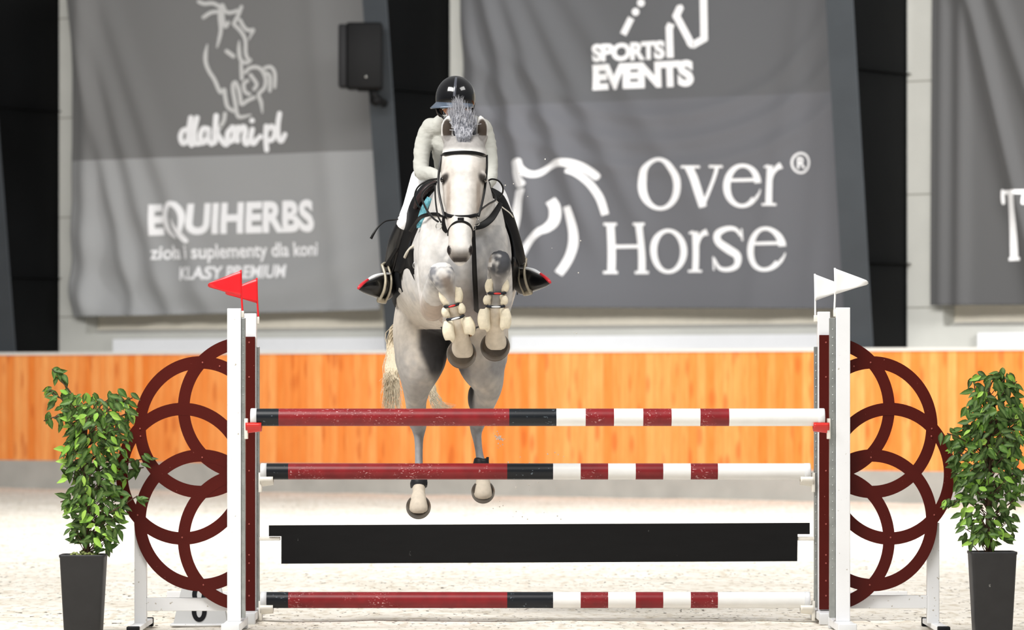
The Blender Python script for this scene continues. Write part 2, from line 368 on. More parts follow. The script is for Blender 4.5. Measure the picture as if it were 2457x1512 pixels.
bm = bmesh.new(); a = P(813, 211, Ds); b = P(834, 60, Ds); box(bm, a.x, b.x, Ds-.2, Ds+.2, a.z, b.z, .025); obj('grille', bm, grille_m, cabo)
bm = bmesh.new()
a = P(858, 219, Ds); b = P(912, 213, Ds); box(bm, a.x, b.x, Ds-.1, Ds+.1, a.z, b.z, .01)
q = WM @ Vector((cs[2], of(5.6), 0))
tube(bm, [P(893, 215, Ds), P(903, 236, Ds), (q.x+.05, q.y-.12, P(0, 241, Ds).z), (q.x+.05, q.y+.01, P(0, 241, Ds).z)], .055, nseg=12)
ball(bm, P(902, 240, Ds), .085); obj('bracket', bm, cab, t)
bm = bmesh.new(); ball(bm, P(878, 184, Ds-.225*1), .018); obj('knob', bm, steel, cabo)

# ---- banners
OB = OW-.17
def fabric(name, c1, c2, seam_z):
    m = bpy.data.materials.new(name); m.use_nodes = True; n = m.node_tree; b = n.nodes['Principled BSDF']
    b.inputs['Roughness'].default_value = .8; b.inputs['Specular IOR Level'].default_value = .2; b.inputs['Sheen Weight'].default_value = .15
    t = n.nodes.new('ShaderNodeTexCoord'); s = n.nodes.new('ShaderNodeSeparateXYZ'); n.links.new(t.outputs['Object'], s.inputs[0])
    sl = n.nodes.new('ShaderNodeMath'); sl.operation = 'LESS_THAN'; sl.inputs[1].default_value = seam_z; n.links.new(s.outputs['Z'], sl.inputs[0])
    mx = n.nodes.new('ShaderNodeMix'); mx.data_type = 'RGBA'; mx.inputs[6].default_value = (*srgb(c1), 1); mx.inputs[7].default_value = (*srgb(c2), 1)  # paler below the seam: backlight through the cloth painted in
    n.links.new(sl.outputs[0], mx.inputs[0]); n.links.new(mx.outputs[2], b.inputs['Base Color'])
    return m
def fold(kind, u, h, s, z):
    """depth of the cloth in front of its plane; u 0..1 across, h = height above the hem in m"""
    d = .045+.012*math.sin(s*2.1+z*.6)
    if kind == 1:
        for a0, sl, am, wd in ((.055, .0, .05, .035), (.12, .045, .045, .03), (.20, .06, .04, .035), (.30, .075, .03, .04)):
            x = u-(a0+.0)+sl*(h-2.2); d += am*math.exp(-(x/wd)**2)
        d += .02*math.exp(-((u-.88+.02*h)/.04)**2)
        sag = h-.12-1.1*(u-.55)**2*3; d += .028*math.sin(sag*7)*math.exp(-h*1.1)
    elif kind == 2:
        for a0, sl, am, wd in ((.03, .015, .045, .03), (.10, .04, .05, .028), (.17, .065, .045, .03), (.25, .09, .035, .035), (.36, .12, .02, .04)):
            x = u-a0+sl*(h-3.6); d += am*math.exp(-(x/wd)**2)*ss(.2, 2.2, h)
        for a0, sl in ((.86, .03), (.95, .012)):
            x = u-a0-sl*(h-3.0); d += .02*math.exp(-(x/.035)**2)
        for r0 in (1.9, 2.25, 2.6):
            rr = math.hypot((u-.52)*4.2, h-4.5); d += .016*math.exp(-((rr-r0)/.1)**2)
        d += .012*math.sin((h-(u-.5)**2*2)*6)*math.exp(-h)
    else:
        for a0, sl, am, wd in ((.05, .0, .02, .03), (.14, .0, .03, .035), (.32, .085, .055, .035), (.5, .12, .035, .04)):
            x = u-a0+sl*(h-2.4); d += am*math.exp(-(x/wd)**2)
    return .03+(d-.045)*(2.7 if kind < 3 else 1.9)+.015
BAN = {}
def banner(i, pxl, pxr, pyb, label, c1, c2, seam_px, root=None):
    s0, zb = wl(pxl, pyb[0], OB); s1, zb2 = wl(pxr, pyb[1], OB); zt = 7.3
    zs = wl(600, seam_px, OB)[1] if i == 1 else wl(1600, seam_px, OB)[1] if i == 2 else -1
    m = fabric('banner_cloth', c1, c2, zs)
    loc = WM @ Vector(((s0+s1)/2, OB, zb)); t = thing('banner', label, 'banner', loc)
    BAN[i] = (s0, s1, zb, zb2, t)
    bm = bmesh.new(); nu, nv = 150, 160; g = []
    for j in range(nv+1):
        row = []
        for k in range(nu+1):
            u = k/nu; s = s0+(s1-s0)*u; b0 = zb+(zb2-zb)*u; z = b0+(zt-b0)*j/nv
            row.append(bm.verts.new((s, OB-fold(i, u, z-b0, s, z), z)))
        g.append(row)
    for a, b in zip(g, g[1:]):
        for k in range(nu): bm.faces.new((a[k], a[k+1], b[k+1], b[k]))
    o = wobj('cloth', bm, m, t, smooth=True)
    md = o.modifiers.new('t', 'SOLIDIFY'); md.thickness = .004
    bm = bmesh.new(); box(bm, s0, s1, OB-.03, OB+.03, zt-.02, zt+.05, .01); wobj('top_rail', bm, aluminium, t)
    return t
banner(1, 177, 925, (761, 744), 'dark grey banner with white EQUIHERBS lettering, left of the rider', (120, 120, 120), (156, 157, 158), 372)
banner(2, 1122, 2040, (738, 741), 'grey banner with the Over Horse lettering, right of the rider', (98, 99, 102), (106, 107, 112), 238)
banner(3, 2239, 2760, (733, 731), 'charcoal banner cut by the right edge of the frame, showing a white T', (84, 84, 85), (84, 84, 85), 0)
def onban(i, px, py):
    s, z = wl(px, py, OB-.06)
    s0, s1, zb, zb2, t = BAN[i]; u = (s-s0)/(s1-s0); b0 = zb+(zb2-zb)*u
    return (s, OB-fold(i, u, z-b0, s, z)-.02, z)
lw = mat('lettering_white', (243, 243, 245), .7, .2)
lg = mat('lettering_grey', (205, 205, 204), .7, .2)
def ribbon(bm, i, pts, wd=None, closed=False, cap='round', sub=6, f=lambda p: p):
    sc0 = f((1, 0))[0]-f((0, 0))[0]
    pts = [f(p) for p in pts]
    pts = [(p[0], p[1], (p[2] if len(p) > 2 else wd*sc0)) for p in pts]
    if sub > 1: pts = catmull(pts, sub)
    else: pts = [tuple(a[q]+(b[q]-a[q])*k/8 for q in range(3)) for a, b in zip(pts, pts[1:]) for k in range(8)]+[pts[-1]]
    n = len(pts); L = []; R = []
    for j, p in enumerate(pts):
        a = pts[max(j-1, 0)]; b = pts[min(j+1, n-1)]; dx, dy = b[0]-a[0], b[1]-a[1]; l = math.hypot(dx, dy) or 1
        nx_, ny_ = -dy/l, dx/l; h = p[2]/2
        L.append((p[0]+nx_*h, p[1]+ny_*h)); R.append((p[0]-nx_*h, p[1]-ny_*h))
    vl = [bm.verts.new(onban(i, *q)) for q in L]; vr = [bm.verts.new(onban(i, *q)) for q in R]
    for j in range(n-1): bm.faces.new((vl[j], vl[j+1], vr[j+1], vr[j]))
    if cap == 'round':
        for p in (pts[0], pts[-1]): disc(bm, i, p[0], p[1], p[2]/2)
def disc(bm, i, x, y, r, n=14):
    bm.faces.new([bm.verts.new(onban(i, x+r*math.cos(2*math.pi*k/n), y+r*math.sin(2*math.pi*k/n))) for k in range(n)])
def poly(bm, i, pts, f=lambda p: p, sub=4):
    pts = [f(p) for p in pts]
    cl = catmull([pts[-1]]+pts+[pts[0], pts[1]], sub)[sub:-sub-1+0] if sub > 1 else pts
    b = bmesh.new(); fc = b.faces.new([b.verts.new((p[0], p[1], 0)) for p in cl]); b.normal_update(); bmesh.ops.triangulate(b, faces=[fc])
    for _ in range(4):
        es = [e for e in b.edges if e.calc_length() > 8]
        if es: bmesh.ops.subdivide_edges(b, edges=es, cuts=1); b.normal_update(); bmesh.ops.triangulate(b, faces=b.faces)
    mp = {v: bm.verts.new(onban(i, v.co.x, v.co.y)) for v in b.verts}
    for f_ in b.faces: bm.faces.new([mp[v] for v in f_.verts])
    b.free()
def ringel(bm, i, cx, cy, rx, ry, tx, ty, a0=0, a1=360, n=40, tilt=0):
    """stressed oval: outer rx,ry; stroke tx at the sides, ty at top and bottom"""
    O = []; I = []
    for k in range(n+1):
        a = math.radians(a0+(a1-a0)*k/n); c, s = math.cos(a), math.sin(a)
        O.append((cx+rx*c, cy-ry*s)); c2, s2 = math.cos(a+tilt), math.sin(a+tilt)
        I.append((cx+(rx-tx)*c, cy-(ry-ty)*s))
    vo = [bm.verts.new(onban(i, *q)) for q in O]; vi = [bm.verts.new(onban(i, *q)) for q in I]
    for k in range(n): bm.faces.new((vo[k], vo[k+1], vi[k+1], vi[k]))
def text(bm, i, s, quad, off=0.0, sp=1.0):
    cu = bpy.data.curves.new('t', 'FONT'); cu.body = s; cu.offset = off; cu.space_character = sp; cu.resolution_u = 4
    o = bpy.data.objects.new('t', cu); C.objects.link(o); bpy.context.view_layer.update()
    me = bpy.data.meshes.new_from_object(o.evaluated_get(bpy.context.evaluated_depsgraph_get()))
    b = bmesh.new(); b.from_mesh(me)
    bmesh.ops.triangulate(b, faces=b.faces)
    for _ in range(5):
        es = [e for e in b.edges if e.calc_length() > .16]
        if es: bmesh.ops.subdivide_edges(b, edges=es, cuts=1); bmesh.ops.triangulate(b, faces=b.faces)
    xs_ = [v.co.x for v in b.verts]; ys_ = [v.co.y for v in b.verts]; x0, x1, y0, y1 = min(xs_), max(xs_), min(ys_), max(ys_)
    TL, TR, BL, BR = quad; mp = {}
    for v in b.verts:
        u = (v.co.x-x0)/(x1-x0); h = (v.co.y-y0)/(y1-y0)
        top = lerp(TL, TR, u); bot = lerp(BL, BR, u); q = lerp(bot, top, h)
        mp[v] = bm.verts.new(onban(i, *q))
    for f in b.faces:
        try: bm.faces.new([mp[v] for v in f.verts])
        except ValueError: pass
    b.free(); bpy.data.objects.remove(o); bpy.data.curves.remove(cu); bpy.data.meshes.remove(me)
def A(ox, oy, sc): return lambda p: (ox+p[0]/sc, oy+p[1]/sc, *( (p[2]/sc,) if len(p) > 2 else ()))
def fin(bm, name, m, i):
    for f in bm.faces:
        f.normal_update()
        if f.normal.y > 0: f.normal_flip()
    return wobj(name, bm, m, BAN[i][4], recalc=False)
# banner 1: horse and girl drawing, script word, EQUIHERBS block
f = A(400, 0, 3.978); bm = bmesh.new()
for st in ([(300, 15), (350, 35), (430, 30), (490, 60)], [(345, 165), (410, 120), (480, 110)], [(472, 450, 16), (492, 370, 32), (507, 280), (495, 150), (515, 45), (545, 100), (580, 120), (640, 110), (660, 100)],
           [(705, 65), (675, 140), (628, 225)], [(520, 120), (530, 200), (550, 255), (575, 215)], [(630, 230), (700, 300), (742, 380), (745, 500), (765, 560), (790, 575), (740, 600), (692, 560), (680, 470), (682, 390, 14)],
           [(690, 190), (735, 265), (780, 290), (822, 285), (800, 330, 25), (775, 380, 12)], [(382, 425, 14), (367, 520), (370, 600), (400, 680), (450, 760), (505, 880), (540, 852), (552, 930), (575, 1020), (630, 1060)],
           [(698, 600, 30), (703, 680), (706, 750)], [(625, 860), (622, 810), (645, 785), (675, 850), (690, 920), (705, 995), (760, 960), (825, 930)], [(620, 850), (645, 980), (660, 1080), (690, 1118), (790, 1095, 18)],
           [(740, 690), (780, 650), (850, 640), (905, 675), (940, 760), (925, 840), (870, 900), (895, 980), (905, 1075, 16)], [(760, 770), (725, 800), (735, 870), (780, 900)], [(790, 715), (850, 800), (825, 850)],
           [(920, 690), (975, 715), (985, 780), (980, 865)], [(930, 650), (990, 640), (1032, 700), (1030, 830)], [(550, 1085), (540, 1150), (505, 1215)]):
    ribbon(bm, 1, st, 36, f=f)
ribbon(bm, 1, [(562, 488), (625, 535)], 40, f=f, sub=1)
fin(bm, 'horse_and_girl_drawing', lg, 1)
bm = bmesh.new()
for st in ([(215, 1235), (165, 1250), (145, 1310), (170, 1370), (215, 1330), (235, 1240)], [(240, 1125), (222, 1250), (225, 1340), (250, 1385)], [(295, 1125), (270, 1250), (278, 1360), (320, 1370)],
           [(395, 1230), (350, 1230), (325, 1300), (350, 1365), (395, 1310), (403, 1230), (398, 1330), (430, 1375)], [(470, 1105), (462, 1230), (458, 1360)], [(525, 1190, 24), (475, 1260), (520, 1340), (560, 1380), (590, 1340)],
           [(625, 1215), (580, 1260), (575, 1340), (620, 1340), (640, 1270), (615, 1215)], [(672, 1215), (660, 1290), (665, 1345)], [(668, 1265), (715, 1210), (738, 1240), (728, 1330), (750, 1375), (775, 1340)],
           [(805, 1235), (790, 1320), (815, 1370), (850, 1330)], [(940, 1205), (935, 1320), (945, 1430)], [(945, 1240), (995, 1205), (1025, 1260), (1000, 1330), (950, 1340)], [(1075, 1085), (1055, 1200), (1060, 1310), (1090, 1345), (1125, 1285)]):
    ribbon(bm, 1, st, 50, f=f)
for x, y, r in ((803, 1150, 26), (880, 1305, 27)): disc(bm, 1, *f((x, y))[:2], r/3.978)
fin(bm, 'script_lettering', lw, 1)
f = A(340, 450, 5.341); bm = bmesh.new()
Q = lambda *p: [f(q)[:2] for q in p]
text(bm, 1, 'E', Q((125, 220), (310, 215), (140, 620), (312, 612)), .045)
text(bm, 1, 'UIHERBS', Q((615, 205), (2205, 150), (615, 612), (2225, 570)), .045, 1.02)
ribbon(bm, 1, [(480, 215, 60), (400, 215, 70), (352, 320, 80), (350, 440, 84), (390, 560, 70), (475, 640, 35)], f=f)
ribbon(bm, 1, [(420, 205, 60), (500, 245, 74), (560, 340, 76), (572, 440, 70), (550, 570, 56)], f=f)
ribbon(bm, 1, [(440, 400, 8), (480, 510, 50), (555, 615, 76), (620, 685, 66)], f=f)
fin(bm, 'large_lettering', lw, 1)
bm = bmesh.new()
text(bm, 1, 'zioła i suplementy dla koni', Q((160, 748), (2245, 690), (165, 985), (2250, 930)), .02)
fin(bm, 'tagline_lettering', lw, 1)
bm = bmesh.new()
text(bm, 1, 'KLASY PREMIUM', Q((515, 1020), (1832, 982), (530, 1190), (1838, 1155)), .03)
fin(bm, 'premium_lettering', lw, 1)
# banner 2: sports events mark, horse head mark, serif name
f = A(1400, 0, 6.575); bm = bmesh.new()
Q = lambda *p: [f(q)[:2] for q in p]
for x, y in ((838, 190), (927, 48)): disc(bm, 2, *f((x, y))[:2], 9.6)
ribbon(bm, 2, [(768, 285), (632, 545)], 108, f=f, sub=1, cap='b')
for st in ([(1552, 105), (1482, 258)], [(1482, 245), (1690, 640), (1715, 705)], [(1700, 700), (1765, 708)], [(1730, 720), (1912, 612)], [(1915, 640), (1895, -60)], [(1405, 375), (1378, 450)], [(1375, 420), (1393, 915)]):
    ribbon(bm, 2, st, 112, f=f, sub=1, cap='b')
for x, y, r in ((1480, 255, 56), (1728, 700, 58), (1913, 612, 58), (1377, 440, 58), (1550, 115, 40)): disc(bm, 2, *f((x, y))[:2], r/6.575)
text(bm, 2, 'SPORTS', Q((140, 700), (1305, 635), (140, 985), (1310, 935)), .055, .93)
text(bm, 2, 'EVENTS', Q((135, 1020), (1750, 940), (140, 1430), (1765, 1365)), .06, .93)
fin(bm, 'sports_events_mark', lw, 2)
f = A(1220, 360, 4.725); bm = bmesh.new()
poly(bm, 2, [(92, 128), (200, 97), (232, 180), (290, 235), (350, 235), (440, 180), (560, 115), (700, 100), (820, 130), (930, 190), (1040, 285), (975, 345), (900, 290), (800, 230), (700, 195), (600, 190), (500, 220), (400, 290), (330, 315), (270, 310), (215, 292), (235, 340), (260, 380), (220, 422), (150, 430), (108, 370), (85, 280), (85, 200)], f, 3)
poly(bm, 2, [(130, 455), (240, 440), (235, 490), (205, 570), (180, 680), (150, 800), (110, 920), (20, 1050), (-30, 1040), (30, 850), (60, 700), (80, 620), (105, 520)], f, 3)
ribbon(bm, 2, [(690, 235, 50), (780, 265, 62), (880, 345, 74), (970, 450, 84), (1040, 570, 90), (1092, 735, 84)], f=f, cap='b')
ribbon(bm, 2, [(492, 570, 115), (535, 640, 128), (545, 730, 130), (520, 820, 120), (450, 890, 95), (380, 925, 80), (290, 1000, 80), (225, 1080, 85), (165, 1190, 80)], f=f, cap='b')
ribbon(bm, 2, [(678, 640, 90), (715, 780, 105), (738, 920, 112), (735, 1060, 112), (700, 1200, 105), (650, 1310, 105), (590, 1405, 100)], f=f, cap='b')
fin(bm, 'horse_head_mark', lw, 2)
bm = bmesh.new()
def bar(x0, y0, x1, y1, wd): ribbon(bm, 2, [(x0, y0), (x1, y1)], wd, sub=1, cap='b')
def serif(x0, x1, y, h=6): bar(x0, y, x1, y, h)
ringel(bm, 2, 1585.4, 441.6, 55, 63.5, 20, 9)
ribbon(bm, 2, [(1661, 402), (1694, 497)], 18, sub=1, cap='b'); ribbon(bm, 2, [(1693, 497), (1725, 401)], 8, sub=1, cap='b'); serif(1644, 1686, 401); serif(1707, 1738, 400)
def e_(cx, cy, rx, ry):
    ringel(bm, 2, cx, cy, rx, ry, 17, 9, 8, 322); bar(cx-rx+8, cy-13, cx+rx-2, cy-15, 8); ringel(bm, 2, cx, cy, rx, ry, 13, 9, 8, 60)
    ribbon(bm, 2, [(cx+rx*.72, cy+ry*.58, 9), (cx+rx*.9, cy+ry*.34, 5), (cx+rx*.96, cy+ry*.16, 3)], cap='b')
e_(1783, 446, 45, 53)
def r_(x, y0, y1, ex, ey):
    bar(x, y0, x, y1, 16); serif(x-18, x+17, y1); ribbon(bm, 2, [(x-16, y0+4, 4), (x-4, y0+1, 8)], sub=1, cap='b')
    ribbon(bm, 2, [(x+2, y0+44, 7), (x+8, y0+20, 9), (x+18, y0+6, 12), (ex, ey, 16)], cap='b')
r_(1849, 397, 491, 1877, 397)
ringel(bm, 2, 1920, 391, 23, 26, 5, 5)
text(bm, 2, 'R', [(1911, 377), (1931, 376), (1911, 405), (1932, 404)], .03)
for x, a0, a1, b0, b1 in ((1464, 1447, 1478, 1447, 1481), (1536, 1520, 1549, 1521, 1555)):
    bar(x-1, 537, x+2, 655, 18); serif(a0, a1, 538, 7); serif(b0, b1, 654, 7)
bar(1464, 592, 1536, 591, 9)
ringel(bm, 2, 1604, 603, 45.5, 54, 17, 9)
r_(1671, 556, 651, 1702, 557)
ribbon(bm, 2, [(1780, 568, 5), (1768, 551, 9), (1748, 549, 12), (1727, 561, 16), (1727, 580, 18), (1750, 598, 20), (1772, 614, 18), (1772, 637, 15), (1752, 647, 11), (1730, 643, 9), (1716, 620, 5)], cap='b')
bar(1781, 549, 1783, 578, 4); bar(1714, 616, 1717, 649, 4)
e_(1840.5, 598, 45, 54)
fin(bm, 'serif_lettering', lw, 2)
bm = bmesh.new()
def bar3(x0, y0, x1, y1, wd): ribbon(bm, 3, [(x0, y0), (x1, y1)], wd, sub=1, cap='b')
bar3(2401, 462, 2464, 460, 10); bar3(2429, 458, 2432, 622, 19); bar3(2419, 622, 2446, 621, 8)
for x, dx in ((2404, 2), (2461, -2)): ribbon(bm, 3, [(x, 458, 7), (x+dx*.5, 474, 10), (x+dx, 487, 8)], cap='round')
fin(bm, 'letter', lw, 3)

# ================================================================== the fence (oxer)
DN, DF = 28.0, 29.3           # distance of the near and the far pair of standards
def wing(side, cx, sq, D):
    """half of a flower of eight interlocking rings, cut from one thick board"""
    ry = 155.5; wd = 30; R = 158; th = .03; s = D/F
    bm = bmesh.new(); cut = cx
    rings = []
    for k in range(8):
        a = math.pi/4*k; rings.append((cx+sq*R*math.cos(a), 1137+R*math.sin(a)))
    eps = 0
    for k, (x, y) in enumerate(rings):
        if (x-cx)*side < -60: continue
        n = 96; F_ = []
        for j in range(n+1):
            t = 2*math.pi*j/n; c, sn = math.cos(t), math.sin(t)
            F_.append(((x+sq*(ry+wd/2)*c, y+(ry+wd/2)*sn), (x+sq*(ry-wd/2)*c, y+(ry-wd/2)*sn)))
        eps = k*.00035
        for (o0, i0), (o1, i1) in zip(F_, F_[1:]):
            if min(p[0]*side for p in (o0, i0, o1, i1)) < (cut*side-2): continue
            vs_ = [bm.verts.new(P(px, py, D+dd)) for dd in (eps, th) for px, py in (o0, o1, i1, i0)]
            for q in ((0, 1, 2, 3), (7, 6, 5, 4), (0, 4, 5, 1), (2, 6, 7, 3)): bm.faces.new([vs_[z] for z in q])
    bmesh.ops.remove_doubles(bm, verts=bm.verts, dist=.00005)
    return bm
def screws(t, pts, D):
    for x, y in pts:
        bm = bmesh.new(); pball(bm, x, y, D, 2.2, rd=1.2, seg=8); obj('screw', bm, mat('screw', (150, 70, 60), .4, .5), t)
def foot(bm, px0, px1, Df, Db, h=.075, capm=1):
    a = P(px0, 0, (Df+Db)/2).x; b = P(px1, 0, (Df+Db)/2).x
    box(bm, a, b, Df, Db, .0, h, .006)
def standard(side, near, label):
    """side -1 left, +1 right"""
    if near:
        D = DN; x0, x1, top = (545, 578, 740) if side < 0 else (2006, 2040, 738)
        tr = (578, 588) if side < 0 else (1991, 2006)
    else:
        D = DF; x0, x1, top = (586, 615, 752) if side < 0 else (1962, 1992, 748)
        tr = (615, 622) if side < 0 else (1954, 1962)
    t = thing('jump_standard', label, 'jump stand', Vector((P((x0+x1)/2, 0, D).x, D, 0)))
    a = P(x0, 0, D).x; b = P(x1, 0, D).x; z1 = P(0, top, D).z
    bm = bmesh.new(); box(bm, a, b, D, D+.08, .07, z1, .004); obj('post', bm, white_paint, t, smooth=False)
    ta, tb = P(tr[0], 0, D).x, P(tr[1], 0, D).x; zt = P(0, 763 if near else 832, D).z
    bm = bmesh.new(); box(bm, ta, tb, D+.012, D+.03, .09, zt, .002); box(bm, ta, tb, D+.05, D+.068, .09, zt, .002)
    m0, m1 = (ta, ta+.004) if side < 0 else (tb-.004, tb); box(bm, m0, m1, D+.012, D+.068, .09, zt)
    zz = .3
    while zz < zt-.05:                                    # pin holes of the keyhole track
        ball(bm, Vector(((ta+tb)/2, D+.011, zz)), .004, seg=6); zz += .05
    obj('cup_track', bm, aluminium, t, smooth=False)
    bm = bmesh.new()
    cx0, cx1, cy0, cy1 = ((578, 585, 746, 763) if near else (615, 622, 760, 777)) if side < 0 else ((2000, 2006, 742, 760) if near else (1953, 1962, 756, 772))
    pbox(bm, cx0, cx1, cy0, cy1, D+.02, D+.05, .003); obj('flag_socket', bm, cup_white, t)
    if near:
        wx = 587 if side < 0 else 1990; sq = .94 if side < 0 else .92
        obj('ring_panel', wing(side, wx, sq, D+.1), maroon, t, smooth=False)
        sc = [(486, 870), (527, 879), (336, 1029), (337, 1047), (485, 1098), (330, 1236), (437, 1290), (488, 1404)]
        if side > 0: sc = [(2577-x-8 if False else 1990+(587-x)*.98, y) for x, y in sc]
        screws(t, sc, D+.098)
        lx0, lx1, ly = (318, 347, 1262) if side < 0 else (2230, 2259, 1255)
        a2, b2 = P(lx0, 0, D).x, P(lx1, 0, D).x
        bm = bmesh.new(); box(bm, a2, b2, D+.135, D+.21, .05, P(0, ly, D+.1).z, .004); obj('outer_leg', bm, white_paint, t, smooth=False)
        q0, q1 = (b2, a) if side < 0 else (b, a2)
        by0, by1 = (1436, 1467) if side < 0 else (1430, 1461)
        bm = bmesh.new(); box(bm, q0, q1, D+.135, D+.20, P(0, by1, D+.1).z, P(0, by0, D+.1).z, .003); obj('lower_rail', bm, white_paint, t, smooth=False)
        # short crosswise feet with rubber ends
        fx = (lx0-3, lx1-2) if side < 0 else (lx0+8, lx1+8)
        bm = bmesh.new(); fa, fb = P(fx[0], 0, D).x, P(fx[1], 0, D).x; box(bm, fa+.002, fb-.002, D-.33, D+.75, .02, .052, .004); ft = obj('foot', bm, white_paint, t, smooth=False)
        for yy in (D-.36, D+.72):
            bm = bmesh.new(); box(bm, fa, fb, yy, yy+.07, .0, .056, .006); obj('rubber_foot', bm, rubber, ft)
    else:
        sx0, sx1 = (583.5, 612) if side < 0 else (1966, 1998)
        bm = bmesh.new(); pbox(bm, sx0, sx1, 808 if side < 0 else 804, 1466 if side < 0 else 1463, D-.022, D-.001, .002); obj('mounting_board', bm, maroon, t, smooth=False)
        screws(t, [((sx0+sx1)/2, y) for y in (822, 905, 1130, 1258, 1332, 1352, 1394, 1430)], D-.023)
        bm = bmesh.new(); box(bm, a-.5*(side < 0), b+.5*(side > 0), D+.085, D+.12, .12, .19, .003); obj('lower_rail', bm, white_paint, t, smooth=False)
    fa, fb = P(x0-4, 0, D).x, P(x1+4, 0, D).x
    bm = bmesh.new(); box(bm, fa, fb, D-.35, D+.5, .02, .07, .005); ft = obj('foot', bm, white_paint, t, smooth=False)
    for yy in (D-.38, D+.47):
        bm = bmesh.new(); box(bm, fa-.003, fb+.003, yy, yy+.07, .0, .074, .006); obj('foot_cap', bm, cap_mat, ft)
    # cups
    inner = x1 if side < 0 else x0
    def cup(py, red):
        bm = bmesh.new(); s = D/F; d = -side
        base = P(tr[1] if side < 0 else tr[0], py, D)
        L = (38 if red else 32)*s
        rows_ = []
        for k in range(7):
            u = k/6; x = base.x+d*(.004+L*u); dep = .012+.006*math.sin(u*math.pi)
            ring = []
            for j in range(9):
                th = math.pi*(.12+.76*j/8); r = .052
                ring.append((x, base.y+.0+.02-math.cos(th)*r*1.0, base.z+.052-math.sin(th)*.06))
            rows_.append(ring)
        top = [[bm.verts.new(p) for p in r] for r in rows_]; bot = [[bm.verts.new((p[0], p[1]+(p[1]-base.y-.02)*.2, p[2]-.016-(0.012 if j in (3, 4, 5) else 0)*(1-k/6))) for j, p in enumerate(r)] for k, r in enumerate(rows_)]
        for g in (top, bot):
            for ra, rb in zip(g, g[1:]):
                for j in range(8): bm.faces.new((ra[j], ra[j+1], rb[j+1], rb[j]))
        for k in range(6):
            for j in (0, 8): bm.faces.new((top[k][j], top[k+1][j], bot[k+1][j], bot[k][j]))
        for k in (0, 6):
            for j in range(8): bm.faces.new((top[k][j], top[k][j+1], bot[k][j+1], bot[k][j]))
        return bm, base, d
    def backplate(base, d):
        bm = bmesh.new(); x = sorted((base.x-d*.004, base.x+d*.016)); box(bm, x[0], x[1], base.y-.012, base.y+.055, base.z-.07, base.z+.055, .003); return bm
    if near:
        bm, base, d = cup(1026, True); c = obj('safety_cup', bm, red_plastic, t, label='red safety cup'); 
        o2 = obj('back_plate', backplate(base, d), cup_white, c)
    else:
        for py in (1155, 1463):
            bm, base, d = cup(py, False); c = obj('pole_cup', bm, cup_white, t)
            obj('back_plate', backplate(base, d), cup_white, c)
        bm = bmesh.new(); base = P(tr[1] if side < 0 else tr[0], 1292, D); x = sorted((base.x, base.x-side*(50*D/F)))
        box(bm, x[0], x[1], D, D+.06, base.z-.014, base.z+.008, .003); obj('plank_hanger', bm, cup_white, t)
    return t
standard(-1, True, 'white near stand with maroon ring panel beside the leafy plant under the red flags')
standard(1, True, 'white near stand with maroon ring panel on the right, carrying the larger white flag')
standard(-1, False, 'slim rear stand with maroon strip just inside the left ring-panel stand')
standard(1, False, 'slim rear stand with maroon strip just inside the right ring-panel stand')
def pole(name, label, D, yc, r, x0, x1, bands, capw, m0, m1):
    t = thing(name, label, 'pole', P((x0+x1)/2, yc+r, D), None)
    bm = bmesh.new(); c = P(0, yc, D); R_ = r*D/F; seg = 28
    mats = [pole_red, pole_black, pole_white]; xs_ = [b[0] for b in bands]+[bands[-1][1]]
    prev = None
    for k, (a, b, mi) in enumerate(bands):
        rr = []
        n = max(1, int((b-a)/40))
        for q in range(n+1):
            x = P(a+(b-a)*q/n, 0, D).x
            if q == 0 and prev: rr.append(prev); continue
            rr.append([bm.verts.new((x, D+R_*math.cos(2*math.pi*j/seg), c.z+R_*math.sin(2*math.pi*j/seg))) for j in range(seg)])
        for ra, rb in zip(rr, rr[1:]):
            for j in range(seg):
                f = bm.faces.new((ra[j], ra[(j+1) % seg], rb[(j+1) % seg], rb[j])); f.material_index = mi
        prev = rr[-1]
    obj('pole_body', bm, mats, t)
    for a, b in ((x0, bands[0][0]), (bands[-1][1], x1)):
        bm = bmesh.new(); xa, xb = P(a, 0, D).x, P(b, 0, D).x; rc = R_*1.03
        out, inn = (xa, xb) if a == x0 else (xb, xa); sg = 1 if inn > out else -1
        prof = [(inn, rc), (out+sg*.006, rc), (out+sg*.001, rc*.93), (out, rc*.75)]
        rs = [[bm.verts.new((x, D+q*math.cos(2*math.pi*j/seg), c.z+q*math.sin(2*math.pi*j/seg))) for j in range(seg)] for x, q in prof]
        for ra, rb in zip(rs, rs[1:]):
            for j in range(seg): bm.faces.new((ra[j], ra[(j+1) % seg], rb[(j+1) % seg], rb[j]))
        bm.faces.new(rs[0]); bm.faces.new(rs[-1]); obj('end_cap', bm, cap_mat, t)
    return t
R0, B0, W_ = 0, 1, 2
pole('jump_pole', 'topmost pole, resting in the red cups, maroon left half and striped right half', DN+.02, 1001.5, 21, 601, 1979,
     [(616, 669, B0), (669, 1222, R0), (1222, 1335, B0), (1335, 1405, W_), (1405, 1473, R0), (1473, 1543, W_), (1543, 1611, R0), (1611, 1680, W_), (1680, 1749, R0), (1749, 1962, W_)], 15, 0, 0)
lowb = [(640, 692, B0), (692, 1217, R0), (1217, 1327, B0), (1327, 1393, W_), (1393, 1459, R0), (1459, 1525, W_), (1525, 1591, R0), (1591, 1657, W_), (1657, 1722, R0), (1722, 1930, W_)]
pole('jump_pole', 'middle pole crossing in front of the hind cannons, above the black plank', DF+.02, 1131.5, 19.5, 625, 1945, lowb, 15, 0, 0)
pole('jump_pole', 'lowest pole close to the sand, below the black plank', DF+.02, 1440, 19.5, 625, 1944, lowb, 15, 0, 0)
bm = bmesh.new()
